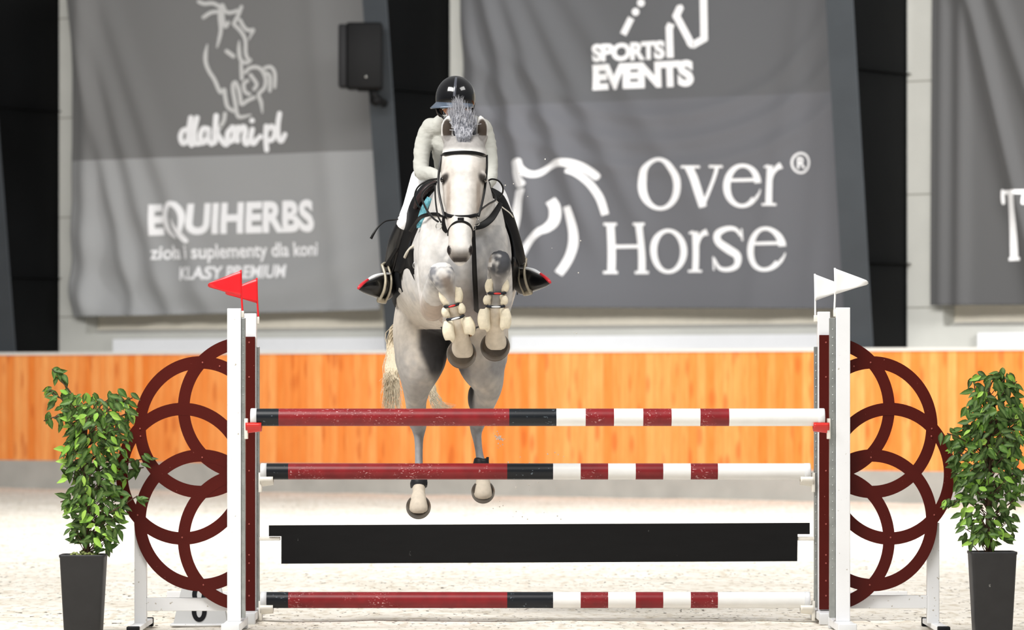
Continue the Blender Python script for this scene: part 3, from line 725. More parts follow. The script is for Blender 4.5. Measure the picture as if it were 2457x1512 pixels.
pts = [(645, 1261), (1943, 1255), (1943, 1282), (1914, 1282), (1913, 1347), (675, 1353), (675, 1287), (645, 1287)]
fr = [bm.verts.new(P(x, y, DF-.01)) for x, y in pts]; bk = [bm.verts.new(P(x, y, DF-.01)+Vector((0, .03, 0))) for x, y in pts]
bm.faces.new(fr); bm.faces.new(list(reversed(bk)))
for i in range(8): bm.faces.new((fr[i], bk[i], bk[(i+1) % 8], fr[(i+1) % 8]))
o = obj('jump_plank', bm, plank_mat, smooth=False); tag(o, 'black notched wooden plank hung between the two lower poles', 'plank')
def flag(label, D, px, ytop, ybot, pts, m, pm, bend):
    t = thing('flag', label, 'flag', P(px, ybot, D))
    bm = bmesh.new(); tube(bm, [P(px-1, ytop, D), P(px, (ytop+ybot)/2, D), P(px+bend, ybot, D)], .006, nseg=8, ref=(1, 0, 0)); obj('flag_stick', bm, pm, t)
    (xa, ya), (xb, yb), (xc, yc) = pts; bm = bmesh.new(); n = 18; g = []
    for i in range(n+1):
        u = i/n; top = (xa+(xb-xa)*u, ya+(yb-4-ya)*u); bot = (xc+(xb-xc)*u, yc+(yb+4-yc)*u); row = []
        if i == n: top = (top[0], yb-2); bot = (bot[0], yb+2)
        for j in range(7):
            v = j/6; x = top[0]+(bot[0]-top[0])*v; y = top[1]+(bot[1]-top[1])*v
            row.append(bm.verts.new(P(x, y, D+.016*math.sin(u*5+v*1.5)*u-.004)))
        g.append(row)
    for a, b in zip(g, g[1:]):
        for j in range(6): bm.faces.new((a[j], a[j+1], b[j+1], b[j]))
    o = obj('flag_cloth', bm, m, t); md = o.modifiers.new('s', 'SOLIDIFY'); md.thickness = .003
flag('larger red triangular flag on the near left stand', DN+.03, 579, 648, 748, ((579, 649), (499, 684), (579, 713)), flag_red, flag_red, 3)
flag('smaller red triangular flag on the rear left stand, partly behind the larger one', DF+.03, 617, 667, 762, ((617, 668), (541, 702), (617, 728)), flag_red, flag_red, 3)
flag('larger white triangular flag on the near right stand', DN+.03, 2004, 643, 744, ((2003, 644), (2083, 678), (2003, 707)), flag_white, flag_white, -2)
flag('smaller white triangular flag on the rear right stand, partly behind the larger one', DF+.03, 1956, 657, 758, ((1955, 658), (2031, 691), (1956, 722)), flag_white, flag_white, 0)
# ---- number marker behind the left stand
grey_sign = mat('sign_grey', (205, 206, 206), .6, .3)
DM = 28.75
t = thing('number_marker', 'low grey wedge marker with a black figure, behind the left ring panel', 'marker', Vector((P(480, 0, DM).x, DM, 0)))
bm = bmesh.new()
zt, zb_ = P(0, 1402, DM).z, P(0, 1497, DM).z
f4 = [P(436, 0, DM).x, P(527, 0, DM).x, P(545, 0, DM).x, P(416, 0, DM).x]
v = [bm.verts.new(q) for q in ((f4[0], DM+.07, zt), (f4[1], DM+.07, zt), (f4[2], DM, zb_), (f4[3], DM, zb_), (f4[0], DM+.11, zt), (f4[1], DM+.11, zt), (f4[2], DM+.18, zb_), (f4[3], DM+.18, zb_))]
for q in ((0, 1, 2, 3), (5, 4, 7, 6), (0, 4, 5, 1), (1, 5, 6, 2), (2, 6, 7, 3), (3, 7, 4, 0)): bm.faces.new([v[j] for j in q])
obj('wedge', bm, grey_sign, t, smooth=False)
bm = bmesh.new(); box(bm, f4[3]-.02, f4[2]+.02, DM-.03, DM+.21, 0, zb_, .008); obj('marker_base', bm, white_paint, t)
bm = bmesh.new()
def mk(px, py):
    k = (py-1402)/95; return P(px, py, DM+.07*(1-k)-.004)
for cy, rx, ry_ in ((1427, 12, 17), (1467, 13, 20)):
    vo = []; vi = []
    for k in range(28):
        a = 2*math.pi*k/28; vo.append(bm.verts.new(mk(478+(rx+5)*math.cos(a), cy+(ry_+5.5)*math.sin(a)))); vi.append(bm.verts.new(mk(478+(rx-6)*math.cos(a), cy+(ry_-5)*math.sin(a))))
    for k in range(28): bm.faces.new((vo[k], vo[(k+1) % 28], vi[(k+1) % 28], vi[k]))
obj('figure', bm, rubber, t, smooth=False)

# ================================================================== potted plants
pot_m = mat('planter_black', (45, 45, 47), .55, .35, .15, 12, bump=.1, bscale=80); speckle(pot_m, (140, 140, 138), 30, .76)
bark = mat('bark', (86, 66, 52), .8, .2, .35, 30)
moss_m = mat('moss', (150, 160, 100), .9, .1, .5, 60)
leaf_m = vcol_mat('leaf', .5, .22, .05, 90)
def plant(label, D, pot, seg, sprigs, seed, trunkx, moss=True):
    rnd = random.Random(seed)
    x0, x1, ytop = pot; t = thing('potted_ficus', label, 'plant', Vector((P((x0+x1)/2, 0, D).x, D, 0)))
    cx = P((x0+x1)/2, 0, D).x; r1 = (x1-x0)/2*D/F; zt = P(0, ytop, D).z; r0 = r1*.8
    bm = bmesh.new(); prof = [(r0*.97, 0), (r0, .006), (r1-.004, zt-.02), (r1, zt-.012), (r1, zt), (r1-.014, zt), (r1-.018, zt-.05)]
    rs = []
    for r, z in prof:
        ring = []
        for sx, sy in ((1, 1), (-1, 1), (-1, -1), (1, -1)):
            for q in range(4):
                a = math.pi/2*q/3; cr = .02
                ox = (math.cos(a), math.sin(a)) if sx*sy > 0 else (math.cos(math.pi/2-a), math.sin(math.pi/2-a))
                ring.append(bm.verts.new((cx+sx*(r-cr+cr*ox[0]), D+sy*(r-cr+cr*ox[1]), z)))
        rs.append(ring)
    for ra, rb in zip(rs, rs[1:]):
        for j in range(16): bm.faces.new((ra[j], ra[(j+1) % 16], rb[(j+1) % 16], rb[j]))
    bm.faces.new(rs[0]); obj('planter', bm, pot_m, t, smooth=True)
    bm = bmesh.new()
    box(bm, cx-r1+.015, cx+r1-.015, D-r1+.015, D+r1-.015, zt-.06, zt-.035)
    if moss:
        for k in range(150):
            a = rnd.uniform(-1, 1); b = rnd.uniform(-1, 1); ball(bm, Vector((cx+a*r1*.8, D+b*r1*.8, zt-.03+.05*(1-a*a)*rnd.random())), rnd.uniform(.006, .013), seg=6)
    obj('moss' if moss else 'soil', bm, moss_m if moss else bark, t)
    tips = []
    bm = bmesh.new()
    tr = [(trunkx[0], ytop+12), (trunkx[0]-2, ytop-90), (trunkx[1]+6, ytop-200), (trunkx[1], ytop-330)]
    ph = rnd.uniform(0, 3)
    for off in (0, 2.1, 4.2):
        pts = []
        for k in range(12):
            u = k/11; y = ytop+12-345*u; x = trunkx[0]+(trunkx[1]-trunkx[0])*u+4.5*math.cos(off+u*9+ph); d = D+.012*math.sin(off+u*9+ph)
            pts.append((*P(x, y, d), .011*(1-.45*u)))
        tube(bm, pts, .01, nseg=8, sub=2, ref=(1, 0, 0))
    leaves = []
    def branch(pts, r=.004):
        ptube(bm, [(x, y, D+d) for x, y, d in pts], r*F/D, nseg=5, sub=4, ref=(1, 0, 0))
    for pts in sprigs:
        branch(pts); cp = catmull([(a, b, c) for a, b, c in pts], 6)
        for k in range(3, len(cp)):
            if rnd.random() < .9:
                x, y, d = cp[k]; sd = rnd.choice((-1, 1)); leaves.append((x+sd*rnd.uniform(6, 14), y+rnd.uniform(-9, 9), d, sd, rnd.uniform(.9, 1.3)))
    for (ya, yb, xa, xb, xc, xd, n) in seg:
        for k in range(n):
            u = rnd.random(); y = ya+(yb-ya)*u; l = xa+(xc-xa)*u; r = xb+(xd-xb)*u
            v = rnd.random(); v = .5+(v-.5)*(1 if rnd.random() < .5 else .8); x = l+(r-l)*v
            hw = (r-l)/2; dd = math.sqrt(max(0, 1-((x-(l+r)/2)/hw)**2))*hw*D/F*.8; d = rnd.uniform(-dd, dd)
            leaves.append((x, y, d, 1 if x > (l+r)/2 else -1, rnd.uniform(.75, 1.25)))
            if rnd.random() < .16: branch([(trunkx[0]+(x-trunkx[0])*.1, min(y+45, ytop), d*.1), (trunkx[0]+(x-trunkx[0])*.5, y+22, d*.5), (x, y, d)], .0028)
    obj('stem', bm, bark, t)
    bm = bmesh.new(); layer = bm.verts.layers.float_color.new('Col')
    for x, y, d, sd, sz in leaves:
        c = P(x, y, D+d); L = .070*sz; Wd = .035*sz*rnd.uniform(.8, 1.1)
        ang = rnd.gauss(-math.pi/2+sd*.75, .6); ax = Vector((math.cos(ang), rnd.uniform(-.5, .3), math.sin(ang))).normalized()
        nrm = Vector((rnd.uniform(-.7, .7), -1, rnd.uniform(-.1, 1.1))).normalized(); side = ax.cross(nrm).normalized(); nrm = side.cross(ax)
        br = rnd.random()
        g0 = lerp(srgb((14, 38, 9)), srgb((52, 92, 22)), rnd.random()) if br < .82 else lerp(srgb((110, 160, 44)), srgb((160, 200, 84)), rnd.random())
        prof = ((0, .0), (.12, .55), (.32, .98), (.55, .9), (.78, .48), (1, 0)); mid = []; lf = []; rt = []
        for u, wv in prof:
            b = c+ax*(L*(u-.3))-nrm*(.010*u*u)
            mid.append(b); lf.append(b+side*Wd*.5*wv+nrm*.005*wv*sz); rt.append(b-side*Wd*.5*wv+nrm*.005*wv*sz)
        vm = [bm.verts.new(q) for q in mid]; vl = [None]+[bm.verts.new(q) for q in lf[1:-1]]+[None]; vr = [None]+[bm.verts.new(q) for q in rt[1:-1]]+[None]
        for q in vm: q[layer] = (*lerp(g0, srgb((170, 200, 120)), .25), 1)
        for q in vl+vr:
            if q: q[layer] = (*g0, 1)
        for vv in (vl, vr):
            bm.faces.new((vm[0], vm[1], vv[1])); 
            for k in range(1, 4): bm.faces.new((vm[k], vm[k+1], vv[k+1], vv[k]))
            bm.faces.new((vm[4], vm[5], vv[4]))
    obj('foliage', bm, leaf_m, t, smooth=False, recalc=False)
    return t
plant('ficus in a black planter left of the red-flagged stand, with pale moss', 27.85, (146, 255, 1330),
      [(948, 1000, 120, 325, 128, 328, 95), (1000, 1080, 140, 325, 150, 306, 210), (1080, 1190, 150, 300, 155, 300, 200), (1190, 1300, 150, 305, 165, 290, 190), (1300, 1325, 225, 285, 240, 280, 8)],
      [[(200, 1010, 0), (175, 950, .02), (145, 912, .03), (125, 885, .03)], [(200, 1010, 0), (150, 960, 0), (118, 935, .0)], [(195, 1040, 0), (150, 1000, -.04), (105, 1010, -.05)], [(205, 1020, 0), (240, 975, .03), (280, 945, .04)],
       [(205, 1030, 0), (270, 975, -.03), (318, 955, -.04)], [(230, 1130, .1), (300, 1112, .2), (350, 1100, .24)], [(230, 1150, .1), (300, 1130, .2), (345, 1122, .22)], [(230, 1250, -.05), (290, 1215, -.1), (330, 1190, -.12)],
       [(200, 1220, 0), (170, 1200, -.03), (145, 1205, -.04)]], 3, (207, 203))
plant('ficus in a black planter at the right edge of the frame, dense and dark', 27.85, (2325, 2436, 1323),
      [(900, 960, 2330, 2440, 2318, 2455, 55), (960, 1060, 2312, 2470, 2315, 2490, 270), (1060, 1180, 2275, 2465, 2295, 2470, 300), (1180, 1310, 2290, 2450, 2310, 2425, 160)],
      [[(2370, 1000, 0), (2375, 930, 0), (2400, 890, 0)], [(2360, 1000, 0), (2340, 940, .03), (2338, 900, .03)], [(2370, 1000, 0), (2410, 940, -.03), (2440, 915, -.03)], [(2350, 1080, 0), (2300, 1050, -.03), (2272, 1040, -.03)],
       [(2360, 1220, 0), (2310, 1200, -.03), (2280, 1210, -.03)], [(2370, 1240, 0), (2420, 1210, 0), (2450, 1180, 0)]], 11, (2372, 2375), moss=False)

# ================================================================== the horse
BODY = [(1111, 585, 28.90, 62, 62), (1110, 592, 28.98, 92, 98), (1111, 600, 29.12, 110, 128), (1108, 615, 29.30, 121, 150), (1100, 640, 29.5, 138, 155), (1092, 662, 29.75, 150, 143),
        (1090, 690, 30.0, 148, 122), (1088, 720, 30.2, 138, 118), (1086, 745, 30.4, 120, 108), (1085, 765, 30.52, 82, 80)]
def bodyE(D):
    for a, b in zip(BODY, BODY[1:]):
        if D <= b[2]:
            t = max(0, (D-a[2])/(b[2]-a[2])); return tuple(a[i]+(b[i]-a[i])*t for i in (0, 1, 3, 4))
    return tuple(BODY[-1][i] for i in (0, 1, 3, 4))
def bodyP(D, th, off=0):
    """point on the barrel; th from the top clockwise seen by the camera (90 = image right), off in m"""
    cx, cy, rx, ry = bodyE(D); o = off*F/D; a = math.radians(th)
    return P(cx+(rx+o)*math.sin(a), cy-(ry+o)*math.cos(a), D)
hroot_loc = P(1100, 1480, 29.6); hroot_loc.z = 0
horse = thing('horse', 'dapple-grey horse jumping towards the camera over the poles', 'horse', (0, 29.6, 1.9))
bm = bmesh.new()
ploft(bm, BODY, nseg=40, sub=4)
# chest muscles and shoulders
for sx in (-1, 1):
    ploft(bm, [(1111+sx*62, 500, 29.25, 30, 40), (1111+sx*62, 560, 29.12, 42, 50), (1111+sx*64, 640, 29.05, 44, 55), (1111+sx*68, 705, 29.12, 34, 40)], nseg=24)
ploft(bm, [(1111, 560, 28.98, 40, 40), (1111, 620, 28.92, 60, 40), (1111, 690, 29.0, 70, 45), (1111, 750, 29.2, 70, 50)], nseg=24)
# neck
ploft(bm, [(1106, 590, 29.2, 100, 90), (1108, 545, 29.12, 92, 92), (1110, 490, 29.05, 76, 92), (1112, 440, 28.95, 60, 84), (1113, 395, 28.84, 48, 72), (1113, 358, 28.72, 42, 56), (1113, 345, 28.66, 38, 44)], nseg=32, ex=2.2)
# head
ploft(bm, [(1113, 338, 28.62, 30, 26), (1114, 350, 28.60, 47, 44), (1114, 372, 28.56, 53, 58), (1113, 400, 28.53, 54.5, 70), (1112, 428, 28.51, 53, 76), (1112, 455, 28.48, 49.5, 72), (1110, 485, 28.43, 44, 60),
          (1108, 515, 28.385, 37, 46), (1105.5, 545, 28.345, 31.5, 38), (1104, 572, 28.315, 28, 35), (1104, 592, 28.30, 29, 36), (1103.5, 608, 28.285, 28.5, 33), (1103, 620, 28.28, 23, 27), (1102.5, 629, 28.28, 15, 17), (1102, 632, 28.285, 8, 10)], nseg=36, ex=2.5)
for sx, ex_, ey in ((-1, 1066, 424), (1, 1159, 424)):
    pball(bm, ex_+sx*-1, ey-1, 28.415, 9.5, 12, 22)                       # brow
    ploft(bm, [(ex_-sx*3, 440, 28.44, 6, 10), (ex_-sx*12, 480, 28.37, 5, 10), (ex_-sx*22, 510, 28.34, 5, 8)], nseg=12)   # cheek crest
for sx in (-1, 1):
    pball(bm, 1103.5+sx*25, 600, 28.262, 6.5, 13, 16)                     # nostril rims
    pball(bm, 1112+sx*30, 470, 28.6, 20, 40, 50)                          # jowls
# ears
for ex_, tipx in ((1073, 1078), (1157, 1151)):
    ploft(bm, [(ex_+(2 if ex_ < 1100 else -2), 346, 28.58, 10, 13), (ex_, 330, 28.575, 14, 10), (ex_, 312, 28.57, 15.5, 8), (ex_, 297, 28.57, 13.5, 7), ((ex_+tipx)/2, 285, 28.57, 8, 5.5), (tipx, 276, 28.57, 2.5, 3)], nseg=20)
# hind quarters and legs
ploft(bm, [(1030, 730, 30.15, 78, 120), (1014, 790, 30.08, 72, 120), (1010, 845, 29.98, 64, 100), (1006, 885, 29.93, 56, 75), (1000, 925, 29.97, 36, 52), (998, 960, 30.06, 26, 44), (1000, 995, 30.18, 23, 38), (1004, 1018, 30.26, 21, 34), (1005, 1040, 30.25, 14, 25),
          (1005, 1060, 30.23, 10.5, 18), (1005, 1105, 30.2, 9.5, 16), (1005, 1140, 30.17, 12, 17), (1005, 1160, 30.15, 17, 19), (1005, 1180, 30.11, 15, 15), (1004, 1200, 30.06, 20, 19), (1004, 1222, 30.03, 23, 19), (1004, 1228, 30.03, 18, 14)], nseg=28)
ploft(bm, [(1145, 730, 30.15, 74, 120), (1152, 790, 30.05, 68, 118), (1155, 845, 29.95, 64, 100), (1160, 885, 29.9, 56, 74), (1170, 920, 29.93, 38, 52), (1165, 950, 30.02, 29, 44), (1153, 985, 30.16, 24, 38), (1146, 1012, 30.24, 21, 34), (1143, 1035, 30.23, 14, 24),
          (1146, 1060, 30.2, 10, 17), (1151, 1095, 30.15, 9.5, 15), (1155, 1120, 30.1, 15, 18), (1158, 1140, 30.05, 14, 15), (1159, 1165, 30.0, 19, 19), (1159, 1188, 29.97, 22, 18), (1159, 1194, 29.97, 17, 13)], nseg=28)
for x, y, D in ((1032, 872, 29.88), (1182, 868, 29.86)): pball(bm, x, y, D, 33, 40, 40)   # stifles
pball(bm, 1133, 955, 30.2, 11, 30, 25)
# fore legs
ploft(bm, [(1045, 650, 29.2, 52, 50), (1042, 715, 29.12, 38, 46), (1038, 738, 29.02, 30, 34), (1044, 712, 28.86, 32, 32), (1053, 676, 28.7, 31, 30), (1060, 652, 28.6, 30, 28)], nseg=24)
ploft(bm, [(1035, 740, 29.06, 16, 14), (1036, 752, 29.06, 9, 9)], nseg=14)
ploft(bm, [(1059, 640, 28.585, 24, 22), (1062, 660, 28.56, 30, 27), (1068, 680, 28.575, 25, 24), (1077, 703, 28.60, 18, 18), (1086, 732, 28.63, 15, 17), (1094, 758, 28.65, 15.5, 17), (1100, 778, 28.655, 21, 20), (1104, 796, 28.68, 19, 18), (1107, 815, 28.73, 21, 20), (1109, 838, 28.77, 27, 22), (1110, 856, 28.79, 27, 20), (1110, 862, 28.79, 20, 15)], nseg=24)
ploft(bm, [(1175, 650, 29.2, 50, 50), (1190, 710, 29.12, 38, 46), (1198, 735, 29.02, 29, 34), (1199, 705, 28.86, 31, 31), (1199, 655, 28.7, 30, 29), (1199, 632, 28.6, 28, 27)], nseg=24)
ploft(bm, [(1199, 614, 28.585, 22, 20), (1199, 632, 28.55, 28, 26), (1199, 652, 28.57, 25, 23), (1197, 676, 28.6, 17, 17), (1193, 705, 28.63, 14, 16), (1190, 730, 28.65, 15.5, 17), (1189, 750, 28.655, 21, 20), (1188, 772, 28.68, 18, 18), (1188, 795, 28.73, 21, 20), (1189, 820, 28.77, 27, 22), (1189, 836, 28.79, 27, 20), (1189, 842, 28.79, 20, 15)], nseg=24)
bm = remesh(bm, .0095, 5)
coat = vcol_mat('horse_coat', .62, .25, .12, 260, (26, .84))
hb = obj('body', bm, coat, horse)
WH, CREAM, GREY, DGREY, MUZ, EARIN, PAST = [srgb(c) for c in ((214, 211, 207), (212, 201, 186), (142, 142, 145), (84, 84, 88), (92, 84, 78), (60, 50, 42), (214, 202, 184))]
def px_of(v): return 1228.5+v.x*F/v.y, HZ-(v.z-CAMH)*F/v.y
def horse_col(co, no):
    v = co; x, y = px_of(v); D = v.y; c = WH
    nz = noise.noise(v*9)*.5+noise.noise(v*22)*.3
    if D > 29.3: c = lerp(c, CREAM, ss(660, 780, y)*.8)
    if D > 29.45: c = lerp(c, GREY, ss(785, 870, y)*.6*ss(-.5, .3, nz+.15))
    # knees
    for kx, ky, kd, r, cc, amt in ((1058, 650, 28.6, 46, (104, 107, 116), .85), (1199, 625, 28.6, 42, (58, 60, 66), .97)):
        d = math.hypot(x-kx, (y-ky)*.8)
        c = lerp(c, srgb(cc), amt*ss(r+8, r-20, d)*ss(-.35, .25, nz+.2+noise.noise(v*34)*.5)*ss(28.95, 28.75, D))
    if D < 28.75 and y < 745: c = lerp(c, srgb((104, 102, 104)) if x > 1130 else srgb((140, 126, 114)), .8*ss(745, 700, y)*ss(650, 672, y)*ss(22, 4, abs(x-((1196-(y-680)*.05) if x > 1130 else (1066+(y-660)*.38)))))
    if 28.70 < D < 29.35 and y > 640 and 1082 < x < 1168: c = lerp(c, srgb((146, 132, 126)), .8*ss(650, 740, y)*ss(74, 30, abs(x-1122))); c = lerp(c, srgb((92, 88, 90)), .75*ss(26, 6, abs(x-1158))*ss(640, 690, y)*ss(775, 735, y))  # dark axilla skin, plus painted shade between the forelegs
    if D < 28.9 and y > 735 and 1060 < x < 1230: c = lerp(c, PAST, .95)
    if 28.8 < D < 29.15 and y > 660 and x < 1062: c = lerp(c, srgb((170, 140, 112)), .6*ss(690, 750, y))
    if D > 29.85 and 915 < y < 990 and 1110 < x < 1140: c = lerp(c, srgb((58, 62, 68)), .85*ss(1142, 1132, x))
    if D > 29.85 and y > 960: c = lerp(c, srgb((150, 152, 156)), .75*ss(960, 1020, y))
    if D > 29.8 and y > 1130: c = lerp(c, PAST, ss(1130, 1150, y))
    # dark skin on the inside of the thighs and sheath, deepened by painted shade
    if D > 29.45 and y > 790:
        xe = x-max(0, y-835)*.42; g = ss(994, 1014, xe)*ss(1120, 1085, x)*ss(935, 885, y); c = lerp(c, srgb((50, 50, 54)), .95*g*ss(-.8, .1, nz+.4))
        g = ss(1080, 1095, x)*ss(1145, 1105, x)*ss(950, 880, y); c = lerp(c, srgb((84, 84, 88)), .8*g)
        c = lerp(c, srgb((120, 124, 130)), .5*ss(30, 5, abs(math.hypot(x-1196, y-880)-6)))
    # face
    if D < 28.75 and y < 640 and 1020 < x < 1180:
        c = lerp(c, srgb((192, 182, 172)), .6*ss(360, 400, y)*ss(10, 30, abs(x-1112)+6*nz))
        c = lerp(c, srgb((140, 122, 108)), .6*ss(8, 2, abs(abs(x-1112)-36))*ss(420, 450, y)*ss(530, 490, y))  # crest stripes: shading along the nasal bone painted in
        c = lerp(c, MUZ, ss(588, 612, y)*.85*ss(32, 16, abs(x-1103.5)))
        c = lerp(c, srgb((44, 38, 36)), ss(612, 622, y)*.9*ss(22, 14, abs(x-1103)))
        c = lerp(c, (.72, .70, .68), ss(628, 631, y))
        for sx in (-1, 1):
            e = math.hypot((x-(1103.5+sx*26.5))/5.0, (y-601)/13); c = lerp(c, srgb((28, 22, 22)), ss(1.15, .8, e))
            xx = (x-(1112.5+sx*46)); e = math.hypot((xx-sx*-(y-428)*-.35)/10, (y-429)/15); c = lerp(c, srgb((34, 28, 28)), .95*ss(1.35, .6, e))
    if D < 28.62 and y < 346 and no.y < -.15:
        for ex_ in (1073, 1157):
            e = math.hypot((x-ex_)/12.5, (y-312)/28); c = lerp(c, EARIN, ss(1.05, .86, e))
    if D < 28.9 and 325 < y < 362: c = lerp(c, srgb((134, 130, 127)), .8*ss(364, 350, y))
    if 28.7 < D < 29.4 and 540 < y < 780: c = lerp(c, srgb((150, 150, 153)), .75*ss(-.45, .35, nz)*ss(1105, 1140, x)); c = lerp(c, srgb((176, 176, 178)), .5*ss(.0, .45, nz)*ss(1120, 1090, x))  # grey mottling, heavier on the right as painted shading of the chest
    return c
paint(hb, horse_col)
eyem = mat('horse_eye', (18, 14, 14), .08, .6)
for sx, ex_ in ((-1, 1061.5), (1, 1163)):
    bm = bmesh.new(); pball(bm, ex_-sx*1.0, 431, 28.415, 6.5, 8, 14, seg=20); obj('eye', bm, eyem, horse)
hoofm = mat('hoof_horn', (88, 77, 64), .45, .3, .4, 9, col2=(60, 52, 45)); hoofrim = mat('hoof_rim', (176, 170, 158), .5, .3)
for x, y, D, r in ((1107.5, 849, 28.755, 36), (1188, 831.5, 28.755, 36), (1004, 1216, 30.03, 30), (1159, 1180, 29.97, 28.5)):
    bm = bmesh.new(); k = r/36
    rr = loft(bm, [(*P(x+1, y-5*k, D), r*.80*D/F, r*.80*D/F), (*P(x, y-2*k, D+.035), r*.91*D/F, r*.91*D/F), (*P(x, y, D+.08), r*.985*D/F, r*.985*D/F), (*P(x, y+.5, D+.088), r*D/F, r*D/F), (*P(x, y+.5, D+.096), r*.97*D/F, r*.97*D/F)], nseg=36, sub=2)
    for f in bm.faces:
        if sum(v.co.y for v in f.verts)/len(f.verts) > D+.079: f.material_index = 1
    obj('hoof', bm, [hoofm, hoofrim], horse)
# hair
hair_m = mat('mane_hair', (188, 188, 193), .8, .05, .45, 14, col2=(98, 100, 108), stretch=(6, 6, 1))
tail_m = mat('tail_hair', (236, 222, 196), .6, .3, .25, 30, stretch=(6, 6, 1))
def strand(bm, pts, w0, w1=.0006, n=5):
    cp = catmull(pts, n); L = len(cp)
    V = []
    for i, p in enumerate(cp):
        a = Vector(cp[max(i-1, 0)]); b = Vector(cp[min(i+1, L-1)]); t = (b-a).normalized(); s = t.cross(Vector((0, 1, .2))).normalized(); u = i/(L-1); r = w0*(1-u)**.7+w1
        q = s.cross(t); c = Vector(p); V.append([bm.verts.new(c+s*r), bm.verts.new(c-s*r*.5+q*r*.8), bm.verts.new(c-s*r*.5-q*r*.8)])
    for a, b in zip(V, V[1:]):
        for j in range(3): bm.faces.new((a[j], a[(j+1) % 3], b[(j+1) % 3], b[j]))
rnd = random.Random(5); bm = bmesh.new()
for k in range(950):                                  # crest hair thrown up between the ears
    u = rnd.random(); x0 = 1093+40*u+rnd.gauss(0, 2); top = 226+abs(u-.42)*95+rnd.random()**1.5*60
    xt = 1106+(x0-1112)*rnd.uniform(.8, 1.9)+rnd.gauss(0, 5)-4; d = rnd.uniform(28.62, 28.86)
    strand(bm, [P(x0, 345+rnd.uniform(-6, 4), d-.02), P(x0+rnd.gauss(0, 4), 320, d), P((x0+xt)/2+rnd.gauss(0, 6), (320+top)/2+10, d+.02), P(xt, top, d+.03)], .0021)
for k in range(260):                                  # sides of the crest spreading outward
    sx = rnd.choice((-1, 1)); x0 = 1113+sx*rnd.uniform(4, 26); d = rnd.uniform(28.6, 28.7)
    strand(bm, [P(x0, 342, d), P(x0+sx*rnd.uniform(4, 12), 318+rnd.uniform(-8, 8), d-.02), P(x0+sx*rnd.uniform(0, 8), 286+rnd.uniform(-14, 14), d)], .002)
obj('mane', bm, hair_m, horse)
bm = bmesh.new()
for k in range(700):                                  # forelock and crest hair lying between the ears
    u = rnd.uniform(-1, 1); x0 = 1113+u*30; x1 = 1113+u*rnd.uniform(3, 16)
    ys_ = 286+rnd.gauss(0, 14)+abs(u)*8; strand(bm, [P(x0*.55+1113*.45+rnd.gauss(0, 9), min(ys_, 312), 28.53), P(1113+u*22, 314+rnd.uniform(-6, 6), 28.475), P(x1+rnd.gauss(0, 1.5), 346+rnd.uniform(-8, 8)-abs(u)*10, 28.43)], .0019)
obj('forelock', bm, hair_m, horse)
bm = bmesh.new()
for k in range(520):
    u = rnd.random(); x1 = 914+rnd.random()*52; y1 = 960+rnd.uniform(-50, 50)
    if k < 430: strand(bm, [P(1000+rnd.gauss(0, 12), 760, 30.75), P(958+rnd.gauss(0, 9), 800+rnd.uniform(-15, 15), 30.95), P(932+22*u+rnd.gauss(0, 5), 880, 30.95), P(x1+rnd.gauss(0, 2), y1, 30.85)], .0035)
    else: strand(bm, [P(1000+rnd.gauss(0, 10), 800, 30.8), P(1010+rnd.gauss(0, 6), 880, 30.9), P(1030+rnd.gauss(0, 6), 925, 30.85), P(1046+rnd.gauss(0, 8), 965+rnd.uniform(-10, 20), 30.8), P(1060+rnd.uniform(-20, 40), 978+rnd.uniform(-8, 16), 30.8)], .0030)
obj('tail', bm, tail_m, horse)

